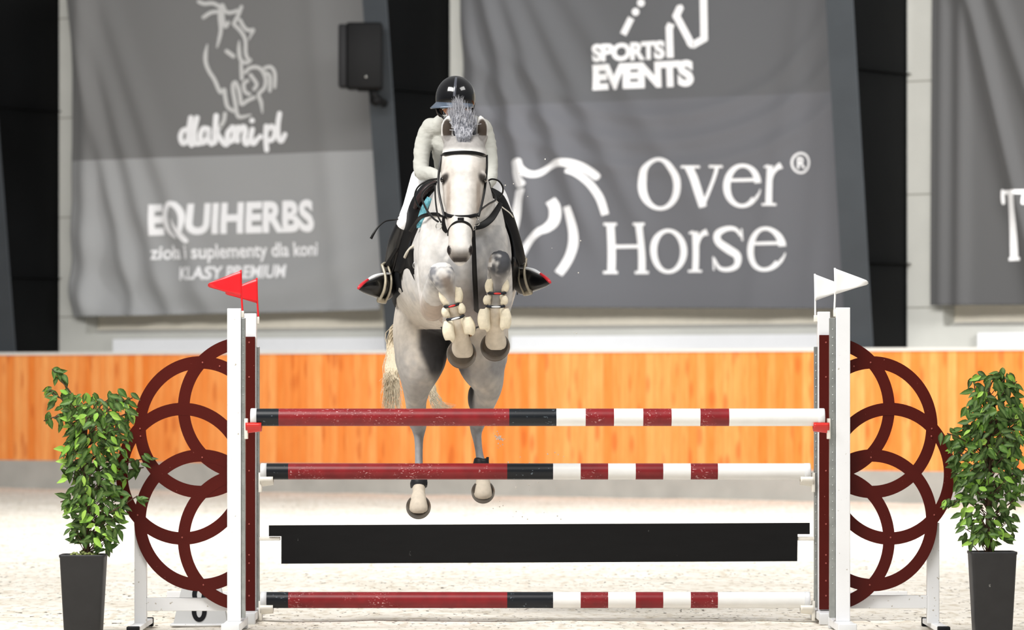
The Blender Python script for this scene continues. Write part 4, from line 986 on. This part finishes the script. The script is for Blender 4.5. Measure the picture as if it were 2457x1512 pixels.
# ================================================================== leg protection
fleece = mat('fleece_cream', (236, 226, 202), .9, .1, .12, 40, bump=.5, bscale=120, bdist=.004)
shell = mat('boot_shell', (150, 118, 84), .5, .3, .2, 12)
blackn = mat('black_webbing', (22, 26, 34), .5, .4)
def tendon_boot(label, lobes, shellpts, straps):
    c = P(*shellpts[1][:3]); t = thing('tendon_boot', label, 'leg boot', c, 'fleece-lined boots on the front legs')
    bm = bmesh.new()
    st = catmull([(*P(x, y, D), r*D/F, r2*D/F) for x, y, D, r, r2 in shellpts], 5); rings = []
    for i, s in enumerate(st):
        row = []
        for k in range(17):
            a = math.radians(-25+230*k/16); row.append((s[0]+s[3]*math.cos(a), s[1]+s[4]*math.sin(a), s[2]))
        rings.append([bm.verts.new(p) for p in row])
    for a, b in zip(rings, rings[1:]):
        for k in range(16): bm.faces.new((a[k], a[k+1], b[k+1], b[k]))
    o = obj('shell', bm, shell, t); md = o.modifiers.new('s', 'SOLIDIFY'); md.thickness = .006; md.offset = -1
    for x0, y0, x1, y1, D, r in lobes:
        bm = bmesh.new(); xm, ym = (x0+x1)/2, (y0+y1)/2; bow = (3 if xm > c_x(shellpts) else -3)
        r *= 1.16; ploft(bm, [(x0, y0-5, D, r*.45, r*.5), (x0, y0-2, D, r*.82, r*.9), (xm+bow, ym, D, r, r*1.2), (x1, y1+2, D, r*.85, r*.9), (x1, y1+5, D, r*.45, r*.5)], nseg=20, ex=2.6); obj('fleece_lining', bm, fleece, t)
    for (x0, y0, x1, y1, D, colr) in straps:
        bm = bmesh.new(); n = 14; g = []
        for k in range(n+1):
            u = k/n; a = math.pi*u; x = (x0+x1)/2-(x1-x0)/2*math.cos(a); y = y0+(y1-y0)*u+2.5*math.sin(a); d = D-.028*math.sin(a)
            g.append((*P(x, y, d), .0045, .0095))
        loft(bm, g, nseg=10, sub=1, ref=(0, 1, 0)); s_ = obj('strap', bm, blackn, t)
        bm = bmesh.new(); xm, ym = (x0+x1)/2+1, (y0+y1)/2+2.5; q = P(xm, ym, D-.036)
        rot = Matrix.Rotation(math.atan2(-(y1-y0), x1-x0)*-1, 4, 'Y')
        ball(bm, q, 1, seg=14, scale=(.024 if colr == 'r' else .030, .005, .0062), rot=rot)
        obj('strap_tab', bm, red_plastic if colr == 'r' else cap_mat, s_)
def c_x(sp): return sum(p[0] for p in sp)/len(sp)
tendon_boot('cream fleece boot on the foreleg at the left, below the pale grey knee',
    [(1060, 702, 1073, 728, 28.6, 8), (1097, 694, 1099, 722, 28.6, 9), (1069, 742, 1073, 757, 28.6, 8), (1102, 732, 1108, 748, 28.6, 8), (1077, 775, 1080, 812, 28.62, 12.5), (1117, 766, 1127, 798, 28.62, 13)],
    [(1079, 700, 28.66, 22, 24), (1086, 735, 28.67, 20, 24), (1094, 760, 28.68, 22, 25), (1101, 790, 28.70, 29, 28), (1104, 808, 28.72, 28, 26)], [(1066, 737, 1101, 727, 28.59, 'r'), (1072, 768, 1112, 756, 28.59, 'w')])
tendon_boot('cream fleece boot on the foreleg at the right, below the dark grey knee',
    [(1177, 674, 1175, 698, 28.6, 8.5), (1209, 674, 1210, 696, 28.6, 8.5), (1172, 713, 1170, 727, 28.6, 8), (1206, 713, 1208, 727, 28.6, 8), (1163, 746, 1164, 786, 28.62, 13), (1210, 745, 1211, 784, 28.62, 12)],
    [(1195, 674, 28.66, 22, 24), (1192, 705, 28.67, 20, 24), (1190, 735, 28.68, 22, 25), (1188, 765, 28.70, 28, 28), (1188, 785, 28.72, 28, 26)], [(1172, 702, 1213, 702, 28.59, 'r'), (1168, 734, 1210, 734, 28.59, 'w')])
boot_blk = mat('hind_boot_black', (32, 32, 35), .5, .35, .2, 20)
for lab, x, y0, y1, D, r in (('black fetlock boot on the lower hind leg at the left', 1005, 1146, 1171, 30.16, 20), ('black fetlock boot on the hind leg at the right, half behind the middle pole', 1154, 1099, 1126, 30.11, 18.5)):
    bm = bmesh.new(); rings = []
    for y, k in ((y0, .86), (y0+6, .95), ((y0+y1)/2, 1.06), (y1-3, 1.02), (y1, .95)):
        s = D/F; c = P(x, y, D); row = []
        for j in range(28):
            a = 2*math.pi*j/28; row.append(bm.verts.new(c+Vector((r*k*s*math.cos(a), (r+3)*k*s*math.sin(a), (.004*math.cos(a*3))))))
        rings.append(row)
    for a, b in zip(rings, rings[1:]):
        for j in range(28): bm.faces.new((a[j], a[(j+1) % 28], b[(j+1) % 28], b[j]))
    c = P(x, y1, D); t = thing('fetlock_boot', lab, 'leg boot', c, 'black boots on the hind legs'); o = obj('shell', bm, boot_blk, t); md = o.modifiers.new('s', 'SOLIDIFY'); md.thickness = .007
    bm = bmesh.new(); pt = P(x+r*.8, y0+2, D-.02); box(bm, pt.x-.006, pt.x+.012, pt.y-.012, pt.y+.012, pt.z-.045, pt.z+.012, .003); obj('closure_tab', bm, blackn, t)

# ================================================================== saddle, pad, girth, breastplate
pad_m = mat('saddle_pad_black', (28, 30, 34), .8, .2, .2, 30); teal = mat('pad_teal', (64, 132, 146), .75, .2, .25, 60, col2=(120, 172, 182)); piping = mat('pad_piping', (196, 190, 176), .7, .2)
def hug(bm, D_range, th_range, off, nd=14, nt=22, edge=None, mi=0):
    g = []
    for i in range(nd+1):
        u = i/nd; row = []
        for j in range(nt+1):
            v = j/nt; Dv, th = (D_range[0]+(D_range[1]-D_range[0])*u, th_range[0]+(th_range[1]-th_range[0])*v)
            if edge: Dv, th = edge(u, v, Dv, th)
            row.append(bm.verts.new(bodyP(Dv, th, off)))
        g.append(row)
    for a, b in zip(g, g[1:]):
        for j in range(nt): bm.faces.new((a[j], a[j+1], b[j+1], b[j])).material_index = mi
    return g
def solid(o, th): md = o.modifiers.new('s', 'SOLIDIFY'); md.thickness = th; md.offset = 0; return o
pad_root = t = thing('saddle_pad', 'dark saddle pad with a turquoise front, showing under the saddle on the left', 'saddle pad', bodyP(29.7, 0, .02))
bm = bmesh.new(); hug(bm, (29.30, 30.0), (-112, 98), .012, 14, 44); solid(obj('pad', bm, pad_m, t), .008)
bm = bmesh.new(); ptube(bm, [(995, 589, 29.24), (986, 595, 29.25), (977, 606, 29.27), (971, 618, 29.30)], 3.6, nseg=8); obj('piping', bm, piping, t)
t = thing('saddle', 'black jumping saddle beneath the rider', 'saddle', bodyP(29.7, 0, .05))
bm = bmesh.new()
ploft(bm, [(1100, 478, 29.42, 22, 16), (1100, 484, 29.5, 34, 16), (1099, 496, 29.65, 48, 14), (1098, 500, 29.8, 62, 15), (1097, 488, 29.95, 60, 16), (1097, 478, 30.02, 40, 10)], nseg=24); obj('seat', bm, leather, t)
def sheet(outer, inner, name, m, th, par):
    a = catmull(outer, 6); b = catmull(inner, 6); n = 10; g = []; bm = bmesh.new()
    for p, q in zip(a, b):
        row = []
        for j in range(n+1):
            v = j/n; x, y, D = (p[k]+(q[k]-p[k])*v for k in range(3)); row.append(bm.verts.new(P(x, y, D-.02*math.sin(math.pi*v))))
        g.append(row)
    for r0, r1 in zip(g, g[1:]):
        for j in range(n): bm.faces.new((r0[j], r0[j+1], r1[j+1], r1[j]))
    return solid(obj(name, bm, m, par), th)
sheet([(1056, 426, 29.28), (1016, 444, 29.30), (990, 480, 29.33), (976, 520, 29.36), (966, 562, 29.40), (957, 610, 29.44), (948, 652, 29.48)],
      [(1058, 442, 29.22), (1034, 466, 29.21), (1014, 496, 29.22), (1004, 530, 29.25), (999, 570, 29.28), (994, 610, 29.33), (962, 655, 29.42)], 'flap', leather, .014, t)
sheet([(1163, 446, 29.28), (1188, 456, 29.30), (1208, 472, 29.33), (1229, 517, 29.37), (1244, 562, 29.41), (1255, 602, 29.45), (1259, 630, 29.48)],
      [(1160, 462, 29.25), (1180, 482, 29.26), (1194, 506, 29.28), (1208, 545, 29.31), (1220, 582, 29.35), (1236, 615, 29.39), (1246, 640, 29.44)], 'flap', leather, .014, t)
bm = bmesh.new(); ptube(bm, [(1046, 436, 29.20, 4), (1024, 452, 29.18, 7), (1006, 476, 29.20, 8), (996, 500, 29.24, 5)], 6, nseg=12); obj('knee_roll', bm, mat('knee_roll_brown', (44, 30, 30), .4, .3), t, label='brownish knee roll')
sheet([(1026, 472, 29.14), (1014, 492, 29.13), (1004, 520, 29.14), (1000, 548, 29.16)], [(1037, 478, 29.10), (1026, 500, 29.09), (1020, 522, 29.09), (1008, 546, 29.11)], 'front_edge', teal, .006, pad_root)
t = thing('girth', 'black girth strap running under the chest behind the forelegs', 'girth', bodyP(29.32, 180, .01))
bm = bmesh.new(); hug(bm, (29.25, 29.46), (-84, -268), .014, 4, 60); solid(obj('strap', bm, leather, t), .008)
sheet([(973, 604, 29.30), (983, 640, 29.29), (994, 670, 29.28), (1003, 692, 29.27)], [(1000, 594, 29.22), (1004, 640, 29.20), (1007, 668, 29.22), (1006, 692, 29.26)], 'side_billet', leather, .008, t)
sheet([(1046, 757, 29.34), (1056, 780, 29.42), (1067, 803, 29.50)], [(1062, 752, 29.32), (1070, 776, 29.40), (1080, 803, 29.50)], 'belly_strap', leather, .008, t)
bm = bmesh.new(); c = P(999, 637, 29.20)
def torus(bm, c, R_, r, nrm=Vector((0, 1, 0)), sx=1, sz=1, n=24, m=8, a0=0, a1=360):
    s = nrm.orthogonal().normalized() if abs(nrm.y) < .99 else Vector((1, 0, 0)); tt = nrm.cross(s).normalized(); g = []
    full = (a1-a0) >= 360
    for k in range(n+(0 if full else 1)):
        a = math.radians(a0+(a1-a0)*k/n); d = s*math.cos(a)*sx+tt*math.sin(a)*sz; row = []
        for j in range(m):
            b = 2*math.pi*j/m; row.append(bm.verts.new(c+d*R_+(d.normalized()*math.cos(b)+nrm*math.sin(b))*r))
        g.append(row)
    L = len(g)
    for k in range(L if full else L-1):
        for j in range(m): bm.faces.new((g[k][j], g[k][(j+1) % m], g[(k+1) % L][(j+1) % m], g[(k+1) % L][j]))
torus(bm, c, .022, .003); obj('ring', bm, steel, t)
def strap(bm, pts, wpx, thk=.003, sub=6, ref=(0, 1, 0)):
    """flat leather strap: thin along ref (depth), wide across"""
    st = [(*P(*p[:3]), thk, (p[3] if len(p) > 3 else wpx)*p[2]/F/2) for p in pts]; loft(bm, st, nseg=10, sub=sub, ref=ref, ex=3)
t = thing('breastplate', 'black leather breastplate with a strap down the chest between the forelegs', 'breastplate', P(1137, 545, 28.85))
bm = bmesh.new(); strap(bm, [(984, 556, 29.2, 9), (998, 535, 29.12, 9), (1012, 520, 29.03, 10), (1040, 514, 28.93, 9), (1070, 520, 28.86, 9), (1100, 537, 28.80, 10), (1135, 547, 28.79, 12)], 9); obj('yoke_strap', bm, leather, t)
bm = bmesh.new(); strap(bm, [(1202, 487, 29.06, 12), (1192, 505, 28.99, 15), (1178, 525, 28.91, 17), (1158, 540, 28.84, 17), (1135, 547, 28.79, 13)], 15); obj('yoke_strap', bm, leather, t)
bm = bmesh.new(); strap(bm, [(1135, 545, 28.79, 10), (1137, 600, 28.80, 11), (1139, 660, 28.82, 12), (1142, 720, 28.9, 12), (1143, 765, 29.1, 12), (1135, 795, 29.3, 12)], 11); obj('chest_strap', bm, leather, t)
bm = bmesh.new(); torus(bm, P(1135, 546, 28.775), .016, .003); obj('ring', bm, steel, t)
bm = bmesh.new(); ptube(bm, [(1190, 482, 29.04), (1205, 497, 29.12), (1222, 510, 29.25), (1231, 521, 29.36)], 1.6, nseg=6); obj('cord', bm, cup_white, t)
# ---- bridle
br = thing('bridle', 'black leather bridle with browband, noseband and reins on the grey head', 'bridle', P(1112, 380, 28.35))
bm = bmesh.new(); strap(bm, [(1059, 378, 28.55, 7), (1064, 371, 28.45, 8), (1072, 369, 28.40, 9), (1090, 366.5, 28.37, 9), (1113, 365.5, 28.362, 9), (1138, 367, 28.37, 9), (1156, 371, 28.40, 9), (1163, 374, 28.45, 8), (1168, 380, 28.55, 7)], 8); obj('browband', bm, leather, br)
bm = bmesh.new(); strap(bm, [(1060, 372, 28.50, 6), (1055, 400, 28.47, 6), (1052, 428, 28.45, 6), (1053, 460, 28.42, 6), (1060, 495, 28.38, 6), (1066, 520, 28.34, 6)], 6); obj('cheek_strap', bm, leather, br)
bm = bmesh.new(); strap(bm, [(1168, 372, 28.50, 6), (1168, 400, 28.47, 6), (1166, 430, 28.45, 6), (1162, 460, 28.42, 6), (1156, 490, 28.38, 6), (1148, 520, 28.34, 6)], 6); obj('cheek_strap', bm, leather, br)
bm = bmesh.new(); strap(bm, [(1066, 512, 28.40, 9), (1074, 517, 28.31, 9), (1090, 520, 28.275, 9), (1107, 521, 28.265, 10), (1124, 520, 28.275, 9), (1140, 517, 28.31, 9), (1148, 513, 28.40, 9)], 9); obj('noseband', bm, leather, br)
bm = bmesh.new(); box(bm, *(sorted((P(1098, 0, 28.26).x, P(1113, 0, 28.26).x))), 28.255, 28.268, P(0, 535, 28.26).z, P(0, 522, 28.26).z, .002); obj('flash_loop', bm, leather, br)
bm = bmesh.new(); strap(bm, [(1076, 566, 28.32, 6), (1077, 552, 28.29, 6), (1086, 539, 28.262, 6), (1098, 532, 28.252, 6), (1112, 532, 28.252, 6), (1125, 539, 28.262, 7), (1132, 552, 28.29, 7), (1133, 568, 28.33, 7)], 6); obj('flash_strap', bm, leather, br)
for x, y, sz in ((1053, 543, 1), (1141, 531, 1.5)):
    bm = bmesh.new(); torus(bm, P(x, y, 28.35), .019 if sz == 1 else .02, .0028, Vector((.35, 1, 0)).normalized(), 1, sz); obj('bit_ring', bm, steel, br)
bm = bmesh.new(); strap(bm, [(1066, 508, 28.36, 6), (1064, 530, 28.36, 8), (1066, 548, 28.36, 12), (1073, 558, 28.36, 8)], 8); obj('bit_guard', bm, leather, br)
rein = []
bm = bmesh.new(); ptube(bm, [(1051, 532, 28.36), (1038, 522, 28.5), (1022, 500, 28.7), (1012, 470, 28.9), (1028, 448, 29.05), (1054, 436, 29.15)], 2.6, nseg=7); obj('rein', bm, leather, br)
bm = bmesh.new(); ptube(bm, [(1143, 520, 28.36), (1155, 503, 28.5), (1172, 490, 28.75), (1190, 478, 28.98), (1180, 458, 29.08), (1170, 442, 29.12)], 2.6, nseg=7); obj('rein', bm, leather, br)
bm = bmesh.new(); ptube(bm, [(1056, 429, 29.05), (1028, 433, 29.0), (1004, 448, 29.0), (995, 470, 29.05), (1002, 492, 29.1), (1010, 500, 29.15)], 2.2, nseg=7); obj('rein_loop', bm, leather, br)
bm = bmesh.new(); ptube(bm, [(1168, 436, 29.05), (1180, 430, 29.0), (1196, 434, 29.0), (1206, 448, 29.0), (1206, 462, 29.05), (1198, 474, 29.1)], 2.2, nseg=7); obj('rein_loop', bm, leather, br)
bm = bmesh.new(); ptube(bm, [(1044, 445, 28.9), (1045, 480, 28.7), (1050, 515, 28.5), (1058, 533, 28.4)], 2.2, nseg=7); obj('running_rein', bm, leather, br)

# ================================================================== the rider
rider = thing('person', 'rider in a black helmet, pale shirt and white breeches crouched behind the horse\'s neck', 'person', (0, 29.6, 2.2))
skin = mat('skin', (214, 150, 116), .5, .35, .08, 20)
shirt_m = mat('shirt_pale', (186, 186, 179), .75, .2, .08, 10, bump=.5, bscale=14, bdist=.012, stretch=(1, 1, 2.2))
breech = mat('breeches_white', (245, 245, 246), .7, .2, .03, 10, bump=.3, bscale=18, bdist=.008)
bootm = mat('riding_boot', (15, 15, 17), .3, .4, .25, 9, coat=.25)
HX, HY, HD = 1093, 246, 29.42
def limb(bm, pts, g=0, **k): ploft(bm, [(x, y, D, r+g, r+g) for x, y, D, r in pts], nseg=20, **k)
armL = [(1030, 312, 29.62, 21), (1015, 350, 29.6, 18), (1010, 395, 29.55, 16), (1012, 418, 29.5, 15)]
forL = [(1012, 416, 29.5, 15), (1034, 418, 29.38, 14), (1052, 426, 29.25, 10), (1056, 430, 29.2, 8)]
armR = [(1160, 312, 29.62, 20), (1172, 350, 29.6, 17), (1176, 395, 29.55, 16), (1177, 420, 29.5, 14)]
forR = [(1177, 418, 29.5, 14), (1177, 430, 29.38, 13), (1173, 440, 29.26, 10), (1170, 444, 29.2, 8)]
tor = [(1098, 300, 29.55, 24), (1096, 320, 29.62, 60), (1096, 365, 29.72, 56), (1097, 420, 29.84, 48), (1098, 460, 29.92, 56), (1098, 480, 29.94, 50)]
legL = [(1060, 455, 29.92, 34), (1020, 460, 29.74, 32), (1000, 485, 29.52, 24), (978, 522, 29.40, 17), (968, 545, 29.42, 16), (957, 580, 29.5, 19), (945, 620, 29.6, 15), (936, 648, 29.66, 11)]
legR = [(1138, 455, 29.92, 34), (1168, 460, 29.74, 32), (1188, 480, 29.54, 27), (1206, 515, 29.44, 20), (1216, 545, 29.46, 20), (1226, 580, 29.52, 19), (1240, 615, 29.6, 14), (1250, 640, 29.66, 11)]
bm = bmesh.new()
pball(bm, HX, HY-4, HD, 36, 42, 40, seg=24)
ploft(bm, [(1092, 262, 29.36, 26, 22), (1090, 275, 29.34, 20, 18), (1088, 286, 29.36, 12, 12)], nseg=16)     # jaw and chin
pball(bm, 1086, 262, 29.285, 4, 8, 7); pball(bm, 1086, 277, 29.30, 8, 3, 4)                               # nose, mouth
for sx in (-1, 1): pball(bm, HX+sx*37, 256, HD+.01, 4, 9, 6)
limb(bm, [(1094, 275, 29.46, 19), (1096, 300, 29.54, 20), (1097, 316, 29.58, 30)])
for a in (armL, forL, armR, forR, tor, legL, legR): limb(bm, a)
for sx in (-1, 1): limb(bm, [(1096+sx*20, 308, 29.6, 18), (1096+sx*62, 312, 29.62, 19)])
bm = remesh(bm, .009, 4); obj('body', bm, skin, rider)
def hand(cx, cy, D, sd):
    bm = bmesh.new(); s = D/F; c = P(cx, cy, D)
    ball(bm, c, 1, seg=16, scale=(.022, .036, .04))
    for k in range(4):
        z = c.z+.028-.019*k; L = (.92, 1.0, .96, .78)[k]
        tube(bm, [(c.x-sd*.006, c.y-.028, z, .0092), (c.x-sd*.004-sd*.012, c.y-.028-.026*L, z-.002, .0088), (c.x-sd*.034, c.y-.030-.016*L, z-.004, .0082), (c.x-sd*.036, c.y-.012, z-.005, .0075)], .009, nseg=10, sub=3, ref=(0, 0, 1))
    tube(bm, [(c.x-sd*.014, c.y-.002, c.z+.03, .011), (c.x-sd*.026, c.y-.026, c.z+.040, .0095), (c.x-sd*.030, c.y-.052, c.z+.037, .008)], .01, nseg=10, sub=3, ref=(1, 0, 0))
    return remesh(bm, .0035, 2)
glove = mat('glove_black', (24, 24, 27), .6, .3, .2, 30)
for cx, cy, sd in ((1057, 436, -1), (1169, 447, 1)): obj('riding_glove', hand(cx, cy, 29.14, sd), glove, rider)
bm = bmesh.new()
for a in (armL, forL, armR, forR): limb(bm, a, 3.0)
limb(bm, tor, 4)
for sx in (-1, 1): limb(bm, [(1096+sx*16, 300, 29.58, 18), (1096+sx*40, 303, 29.61, 22), (1096+sx*66, 312, 29.63, 23)], 2)
limb(bm, [(1094, 290, 29.53, 24), (1095, 305, 29.57, 40)])
for bx, by in ((1036, 309), (1155, 310)): pball(bm, bx, by, 29.61, 27)
for bx in (1058, 1134): pball(bm, bx, 302, 29.58, 27)
bm = remesh(bm, .008, 4)
for v in bm.verts:                                     # creases of the sleeves
    x, y = px_of(v.co); v.co += v.normal*.0065*(.22-abs(noise.noise(Vector((v.co.x*11, v.co.y*8, v.co.z*24+v.co.x*9)))))
obj('shirt', bm, shirt_m, rider)
bm = bmesh.new(); limb(bm, [(1098, 445, 29.9, 56), (1098, 480, 29.94, 54)], 3)
limb(bm, legL[:5], 4.5); limb(bm, legR[:5], 4.5)
ploft(bm, [(1008, 425, 29.75, 22, 24), (1000, 455, 29.62, 22, 26), (986, 495, 29.5, 19, 24), (969, 535, 29.44, 14, 20)], nseg=20)
bm = remesh(bm, .008, 4); obj('breeches', bm, breech, rider)
tanm = mat('toe_dark', (30, 28, 28), .12, .6, .2, 12, coat=.6); red_edge = mat('boot_red_edge', (206, 44, 54), .35, .5)
for sgn, leg, ank, toe in ((-1, legL[3:], (928, 652, 29.66), (862, 690, 29.30)), (1, legR[3:], (1252, 644, 29.66), (1318, 674, 29.30))):
    bm = bmesh.new()
    limb(bm, [(a, b, d, r+6-(1 if k < 2 else 0)) for k, (a, b, d, r) in enumerate(leg)], 0)
    hx = ank[0]-sgn*12
    ploft(bm, [(ank[0]-sgn*6, 640, 29.68, 15, 17), (ank[0]-sgn*4, 662, 29.66, 15, 20), (ank[0]-sgn*2, 680, 29.64, 15, 20)], nseg=18)
    # foot: instep down to the pointed toe, turned outwards
    y0 = 690 if sgn < 0 else 676
    ploft(bm, [(ank[0]-sgn*10, y0+2, 29.70, 14, 22), (ank[0]+sgn*2, y0, 29.62, 22, 32), (ank[0]+sgn*20, y0-1, 29.52, 20, 28), (ank[0]+sgn*40, y0, 29.42, 15, 20), (ank[0]+sgn*56, y0+1, 29.35, 10, 12), (ank[0]+sgn*66, y0+1, 29.31, 5, 5)], nseg=24, ref=(0, 1, 0))
    bm = remesh(bm, .007, 2); obj('riding_boot', bm, bootm, rider)
    bm = bmesh.new()
    yt = y0
    ploft(bm, [(ank[0]+sgn*45, yt-19, 29.36, 3, 3), (ank[0]+sgn*57, yt-10, 29.31, 4, 3.4), (ank[0]+sgn*66, yt-1, 29.28, 4, 3), (ank[0]+sgn*69, yt+4, 29.28, 2, 2)], nseg=12); obj('toe_edge', bm, red_edge, rider, label='red toe edge of the riding boot')
    bm = bmesh.new(); ploft(bm, [(ank[0]-sgn*8, yt-33, 29.56, 4, 2), (ank[0]+sgn*8, yt-32.5, 29.5, 6, 3), (ank[0]+sgn*28, yt-28, 29.41, 6, 3), (ank[0]+sgn*45, yt-19, 29.36, 3, 2)], nseg=12); obj('instep_highlight', bm, cap_mat, rider, label='pale strip as the gloss highlight along the top of the riding boot')  # pale strip modelled as the gloss highlight on the boot
helm = mat('helmet_black', (9, 9, 12), .12, .5, coat=.35); visor_m = mat('visor_grey', (92, 104, 120), .25, .5, metal=.3)
bm = bmesh.new(); s = HD/F
bmesh.ops.create_uvsphere(bm, u_segments=40, v_segments=28, radius=1, matrix=Matrix.Translation(P(HX, 236, HD)) @ Matrix.Diagonal((48*s, 58*s, 54*s, 1)))
cut = P(0, 262, HD).z
for v in bm.verts:
    if v.co.z < cut: v.co.z = cut+(v.co.z-cut)*.1
hm = obj('helmet', bm, helm, rider)
bm = bmesh.new()
strip = [(HX+2, 184, HD-.02, 5), (HX+1, 190, HD-.09, 6), (HX-1, 208, HD-.137, 7), (HX-3, 232, HD-.156, 7)]
strap(bm, strip, 7, .004); obj('helmet_trim', bm, mat('helmet_trim', (70, 72, 80), .15, .6), hm)
bm = bmesh.new()                                       # peak, turned a little to the left
g = []
ax_ = Vector((-.42, -1, -.10)).normalized(); sdv = Vector((1, -.42, 0)).normalized()
for i in range(7):
    u = i/6; row = []
    for j in range(25):
        a = math.pi*(j/24-.5)*1.05; rr = .118+.052*u*math.cos(a)
        p = P(HX, 245, HD)+sdv*math.sin(a)*rr*1.03+ax_*math.cos(a)*(.118+.085*u)+Vector((0, 0, -.040*u+.012*math.cos(a)))
        row.append(bm.verts.new(p))
    g.append(row)
for a, b in zip(g, g[1:]):
    for j in range(24): bm.faces.new((a[j], a[j+1], b[j+1], b[j]))
solid(obj('helmet_peak', bm, visor_m, hm), .007)
bm = bmesh.new(); strap(bm, [(1048, 250, 29.36, 7), (1052, 268, 29.32, 6), (1066, 284, 29.30, 6), (1088, 292, 29.30, 6), (1112, 284, 29.32, 6), (1132, 266, 29.38, 6), (1137, 246, 29.42, 7)], 6); obj('chin_strap', bm, leather, rider)
hairm = mat('hair_dark', (46, 32, 26), .5, .3, .3, 40)
bm = bmesh.new(); ploft(bm, [(1110, 262, 29.56, 26, 18), (1108, 276, 29.58, 20, 14), (1104, 288, 29.57, 10, 8)], nseg=18)
obj('hair', bm, hairm, rider)
bm = bmesh.new(); ploft(bm, [(1052, 255, 29.42, 8, 18), (1054, 268, 29.44, 7, 14), (1058, 276, 29.46, 4, 8)], nseg=12); obj('side_hair', bm, hairm, rider)
# stirrups and whip
stm = mat('stirrup_sand', (190, 180, 158), .35, .5, .3, 20, metal=.2)
for sgn, lab, pts, leather_pts in ((-1, 'sand-coloured stirrup on the boot at the left', [(917, 636, 29.52), (925, 665, 29.48), (922, 695, 29.46), (910, 722, 29.46)], [(972, 560, 29.42), (950, 600, 29.46), (924, 640, 29.52)]),
                                   (1, 'sand-coloured stirrup on the boot at the right', [(1262, 622, 29.52), (1258, 650, 29.48), (1262, 678, 29.46), (1272, 703, 29.46)], [(1222, 545, 29.42), (1240, 585, 29.46), (1258, 624, 29.52)])):
    t = thing('stirrup', lab, 'stirrup', P(*pts[-1]), 'stirrups')
    bm = bmesh.new(); strap(bm, [(a, b, c, 7) for a, b, c in pts], 7, .018); 
    strap(bm, [(a-sgn*14, b+3, c+.08, 6) for a, b, c in pts], 6, .016)
    obj('side_branch', bm, stm, t)
    bm = bmesh.new(); a = P(*pts[-1]); q = P(pts[-1][0]-sgn*14, pts[-1][1]+3, 29.56); tube(bm, [a+Vector((sgn*.006, -.01, .006)), (a+q)/2+Vector((0, 0, .004)), q+Vector((0, .02, .006))], .012, nseg=10, r2=.018); obj('tread', bm, stm, t)
    bm = bmesh.new(); ptube(bm, [(pts[0][0], pts[0][1], 29.52), (pts[0][0]-sgn*7, pts[0][1]-4, 29.56), (pts[0][0]-sgn*14, pts[0][1]+3, 29.60)], 3.5, nseg=8); obj('top_bar', bm, stm, t)
    bm = bmesh.new(); strap(bm, leather_pts, 8); obj('stirrup_leather', bm, leather, t)
bm = bmesh.new(); ptube(bm, [(1050, 440, 29.1, 3), (1010, 480, 29.3, 2.2), (975, 520, 29.36, 1.8), (948, 527, 29.38, 1.8), (925, 531, 29.36, 1.8), (908, 544, 29.34, 2.0), (897, 560, 29.33, 2.8), (890, 573, 29.33, 3.4)], 2, nseg=8)
o = obj('riding_whip', bm, leather); tag(o, 'thin black riding whip curving out beside the boot at the left', 'whip')
# sand thrown up by the hind feet
rnd = random.Random(9)
bm = bmesh.new()
for k in range(90):
    x, y = (1198+rnd.gauss(0, 7), 1052+rnd.gauss(0, 7)) if k < 40 else (rnd.uniform(1130, 1360), rnd.uniform(1080, 1250)) if k < 75 else (rnd.uniform(1180, 1420), rnd.uniform(350, 800))
    pball(bm, x, y, rnd.uniform(29.9, 30.4), rnd.uniform(.8, 2.0), seg=5)
o = obj('sand_grains', bm, mat('flying_sand', (244, 238, 228), .9, .1)); tag(o, 'pale grains of sand flying in the air beside the hind legs', 'sand', kind='stuff')
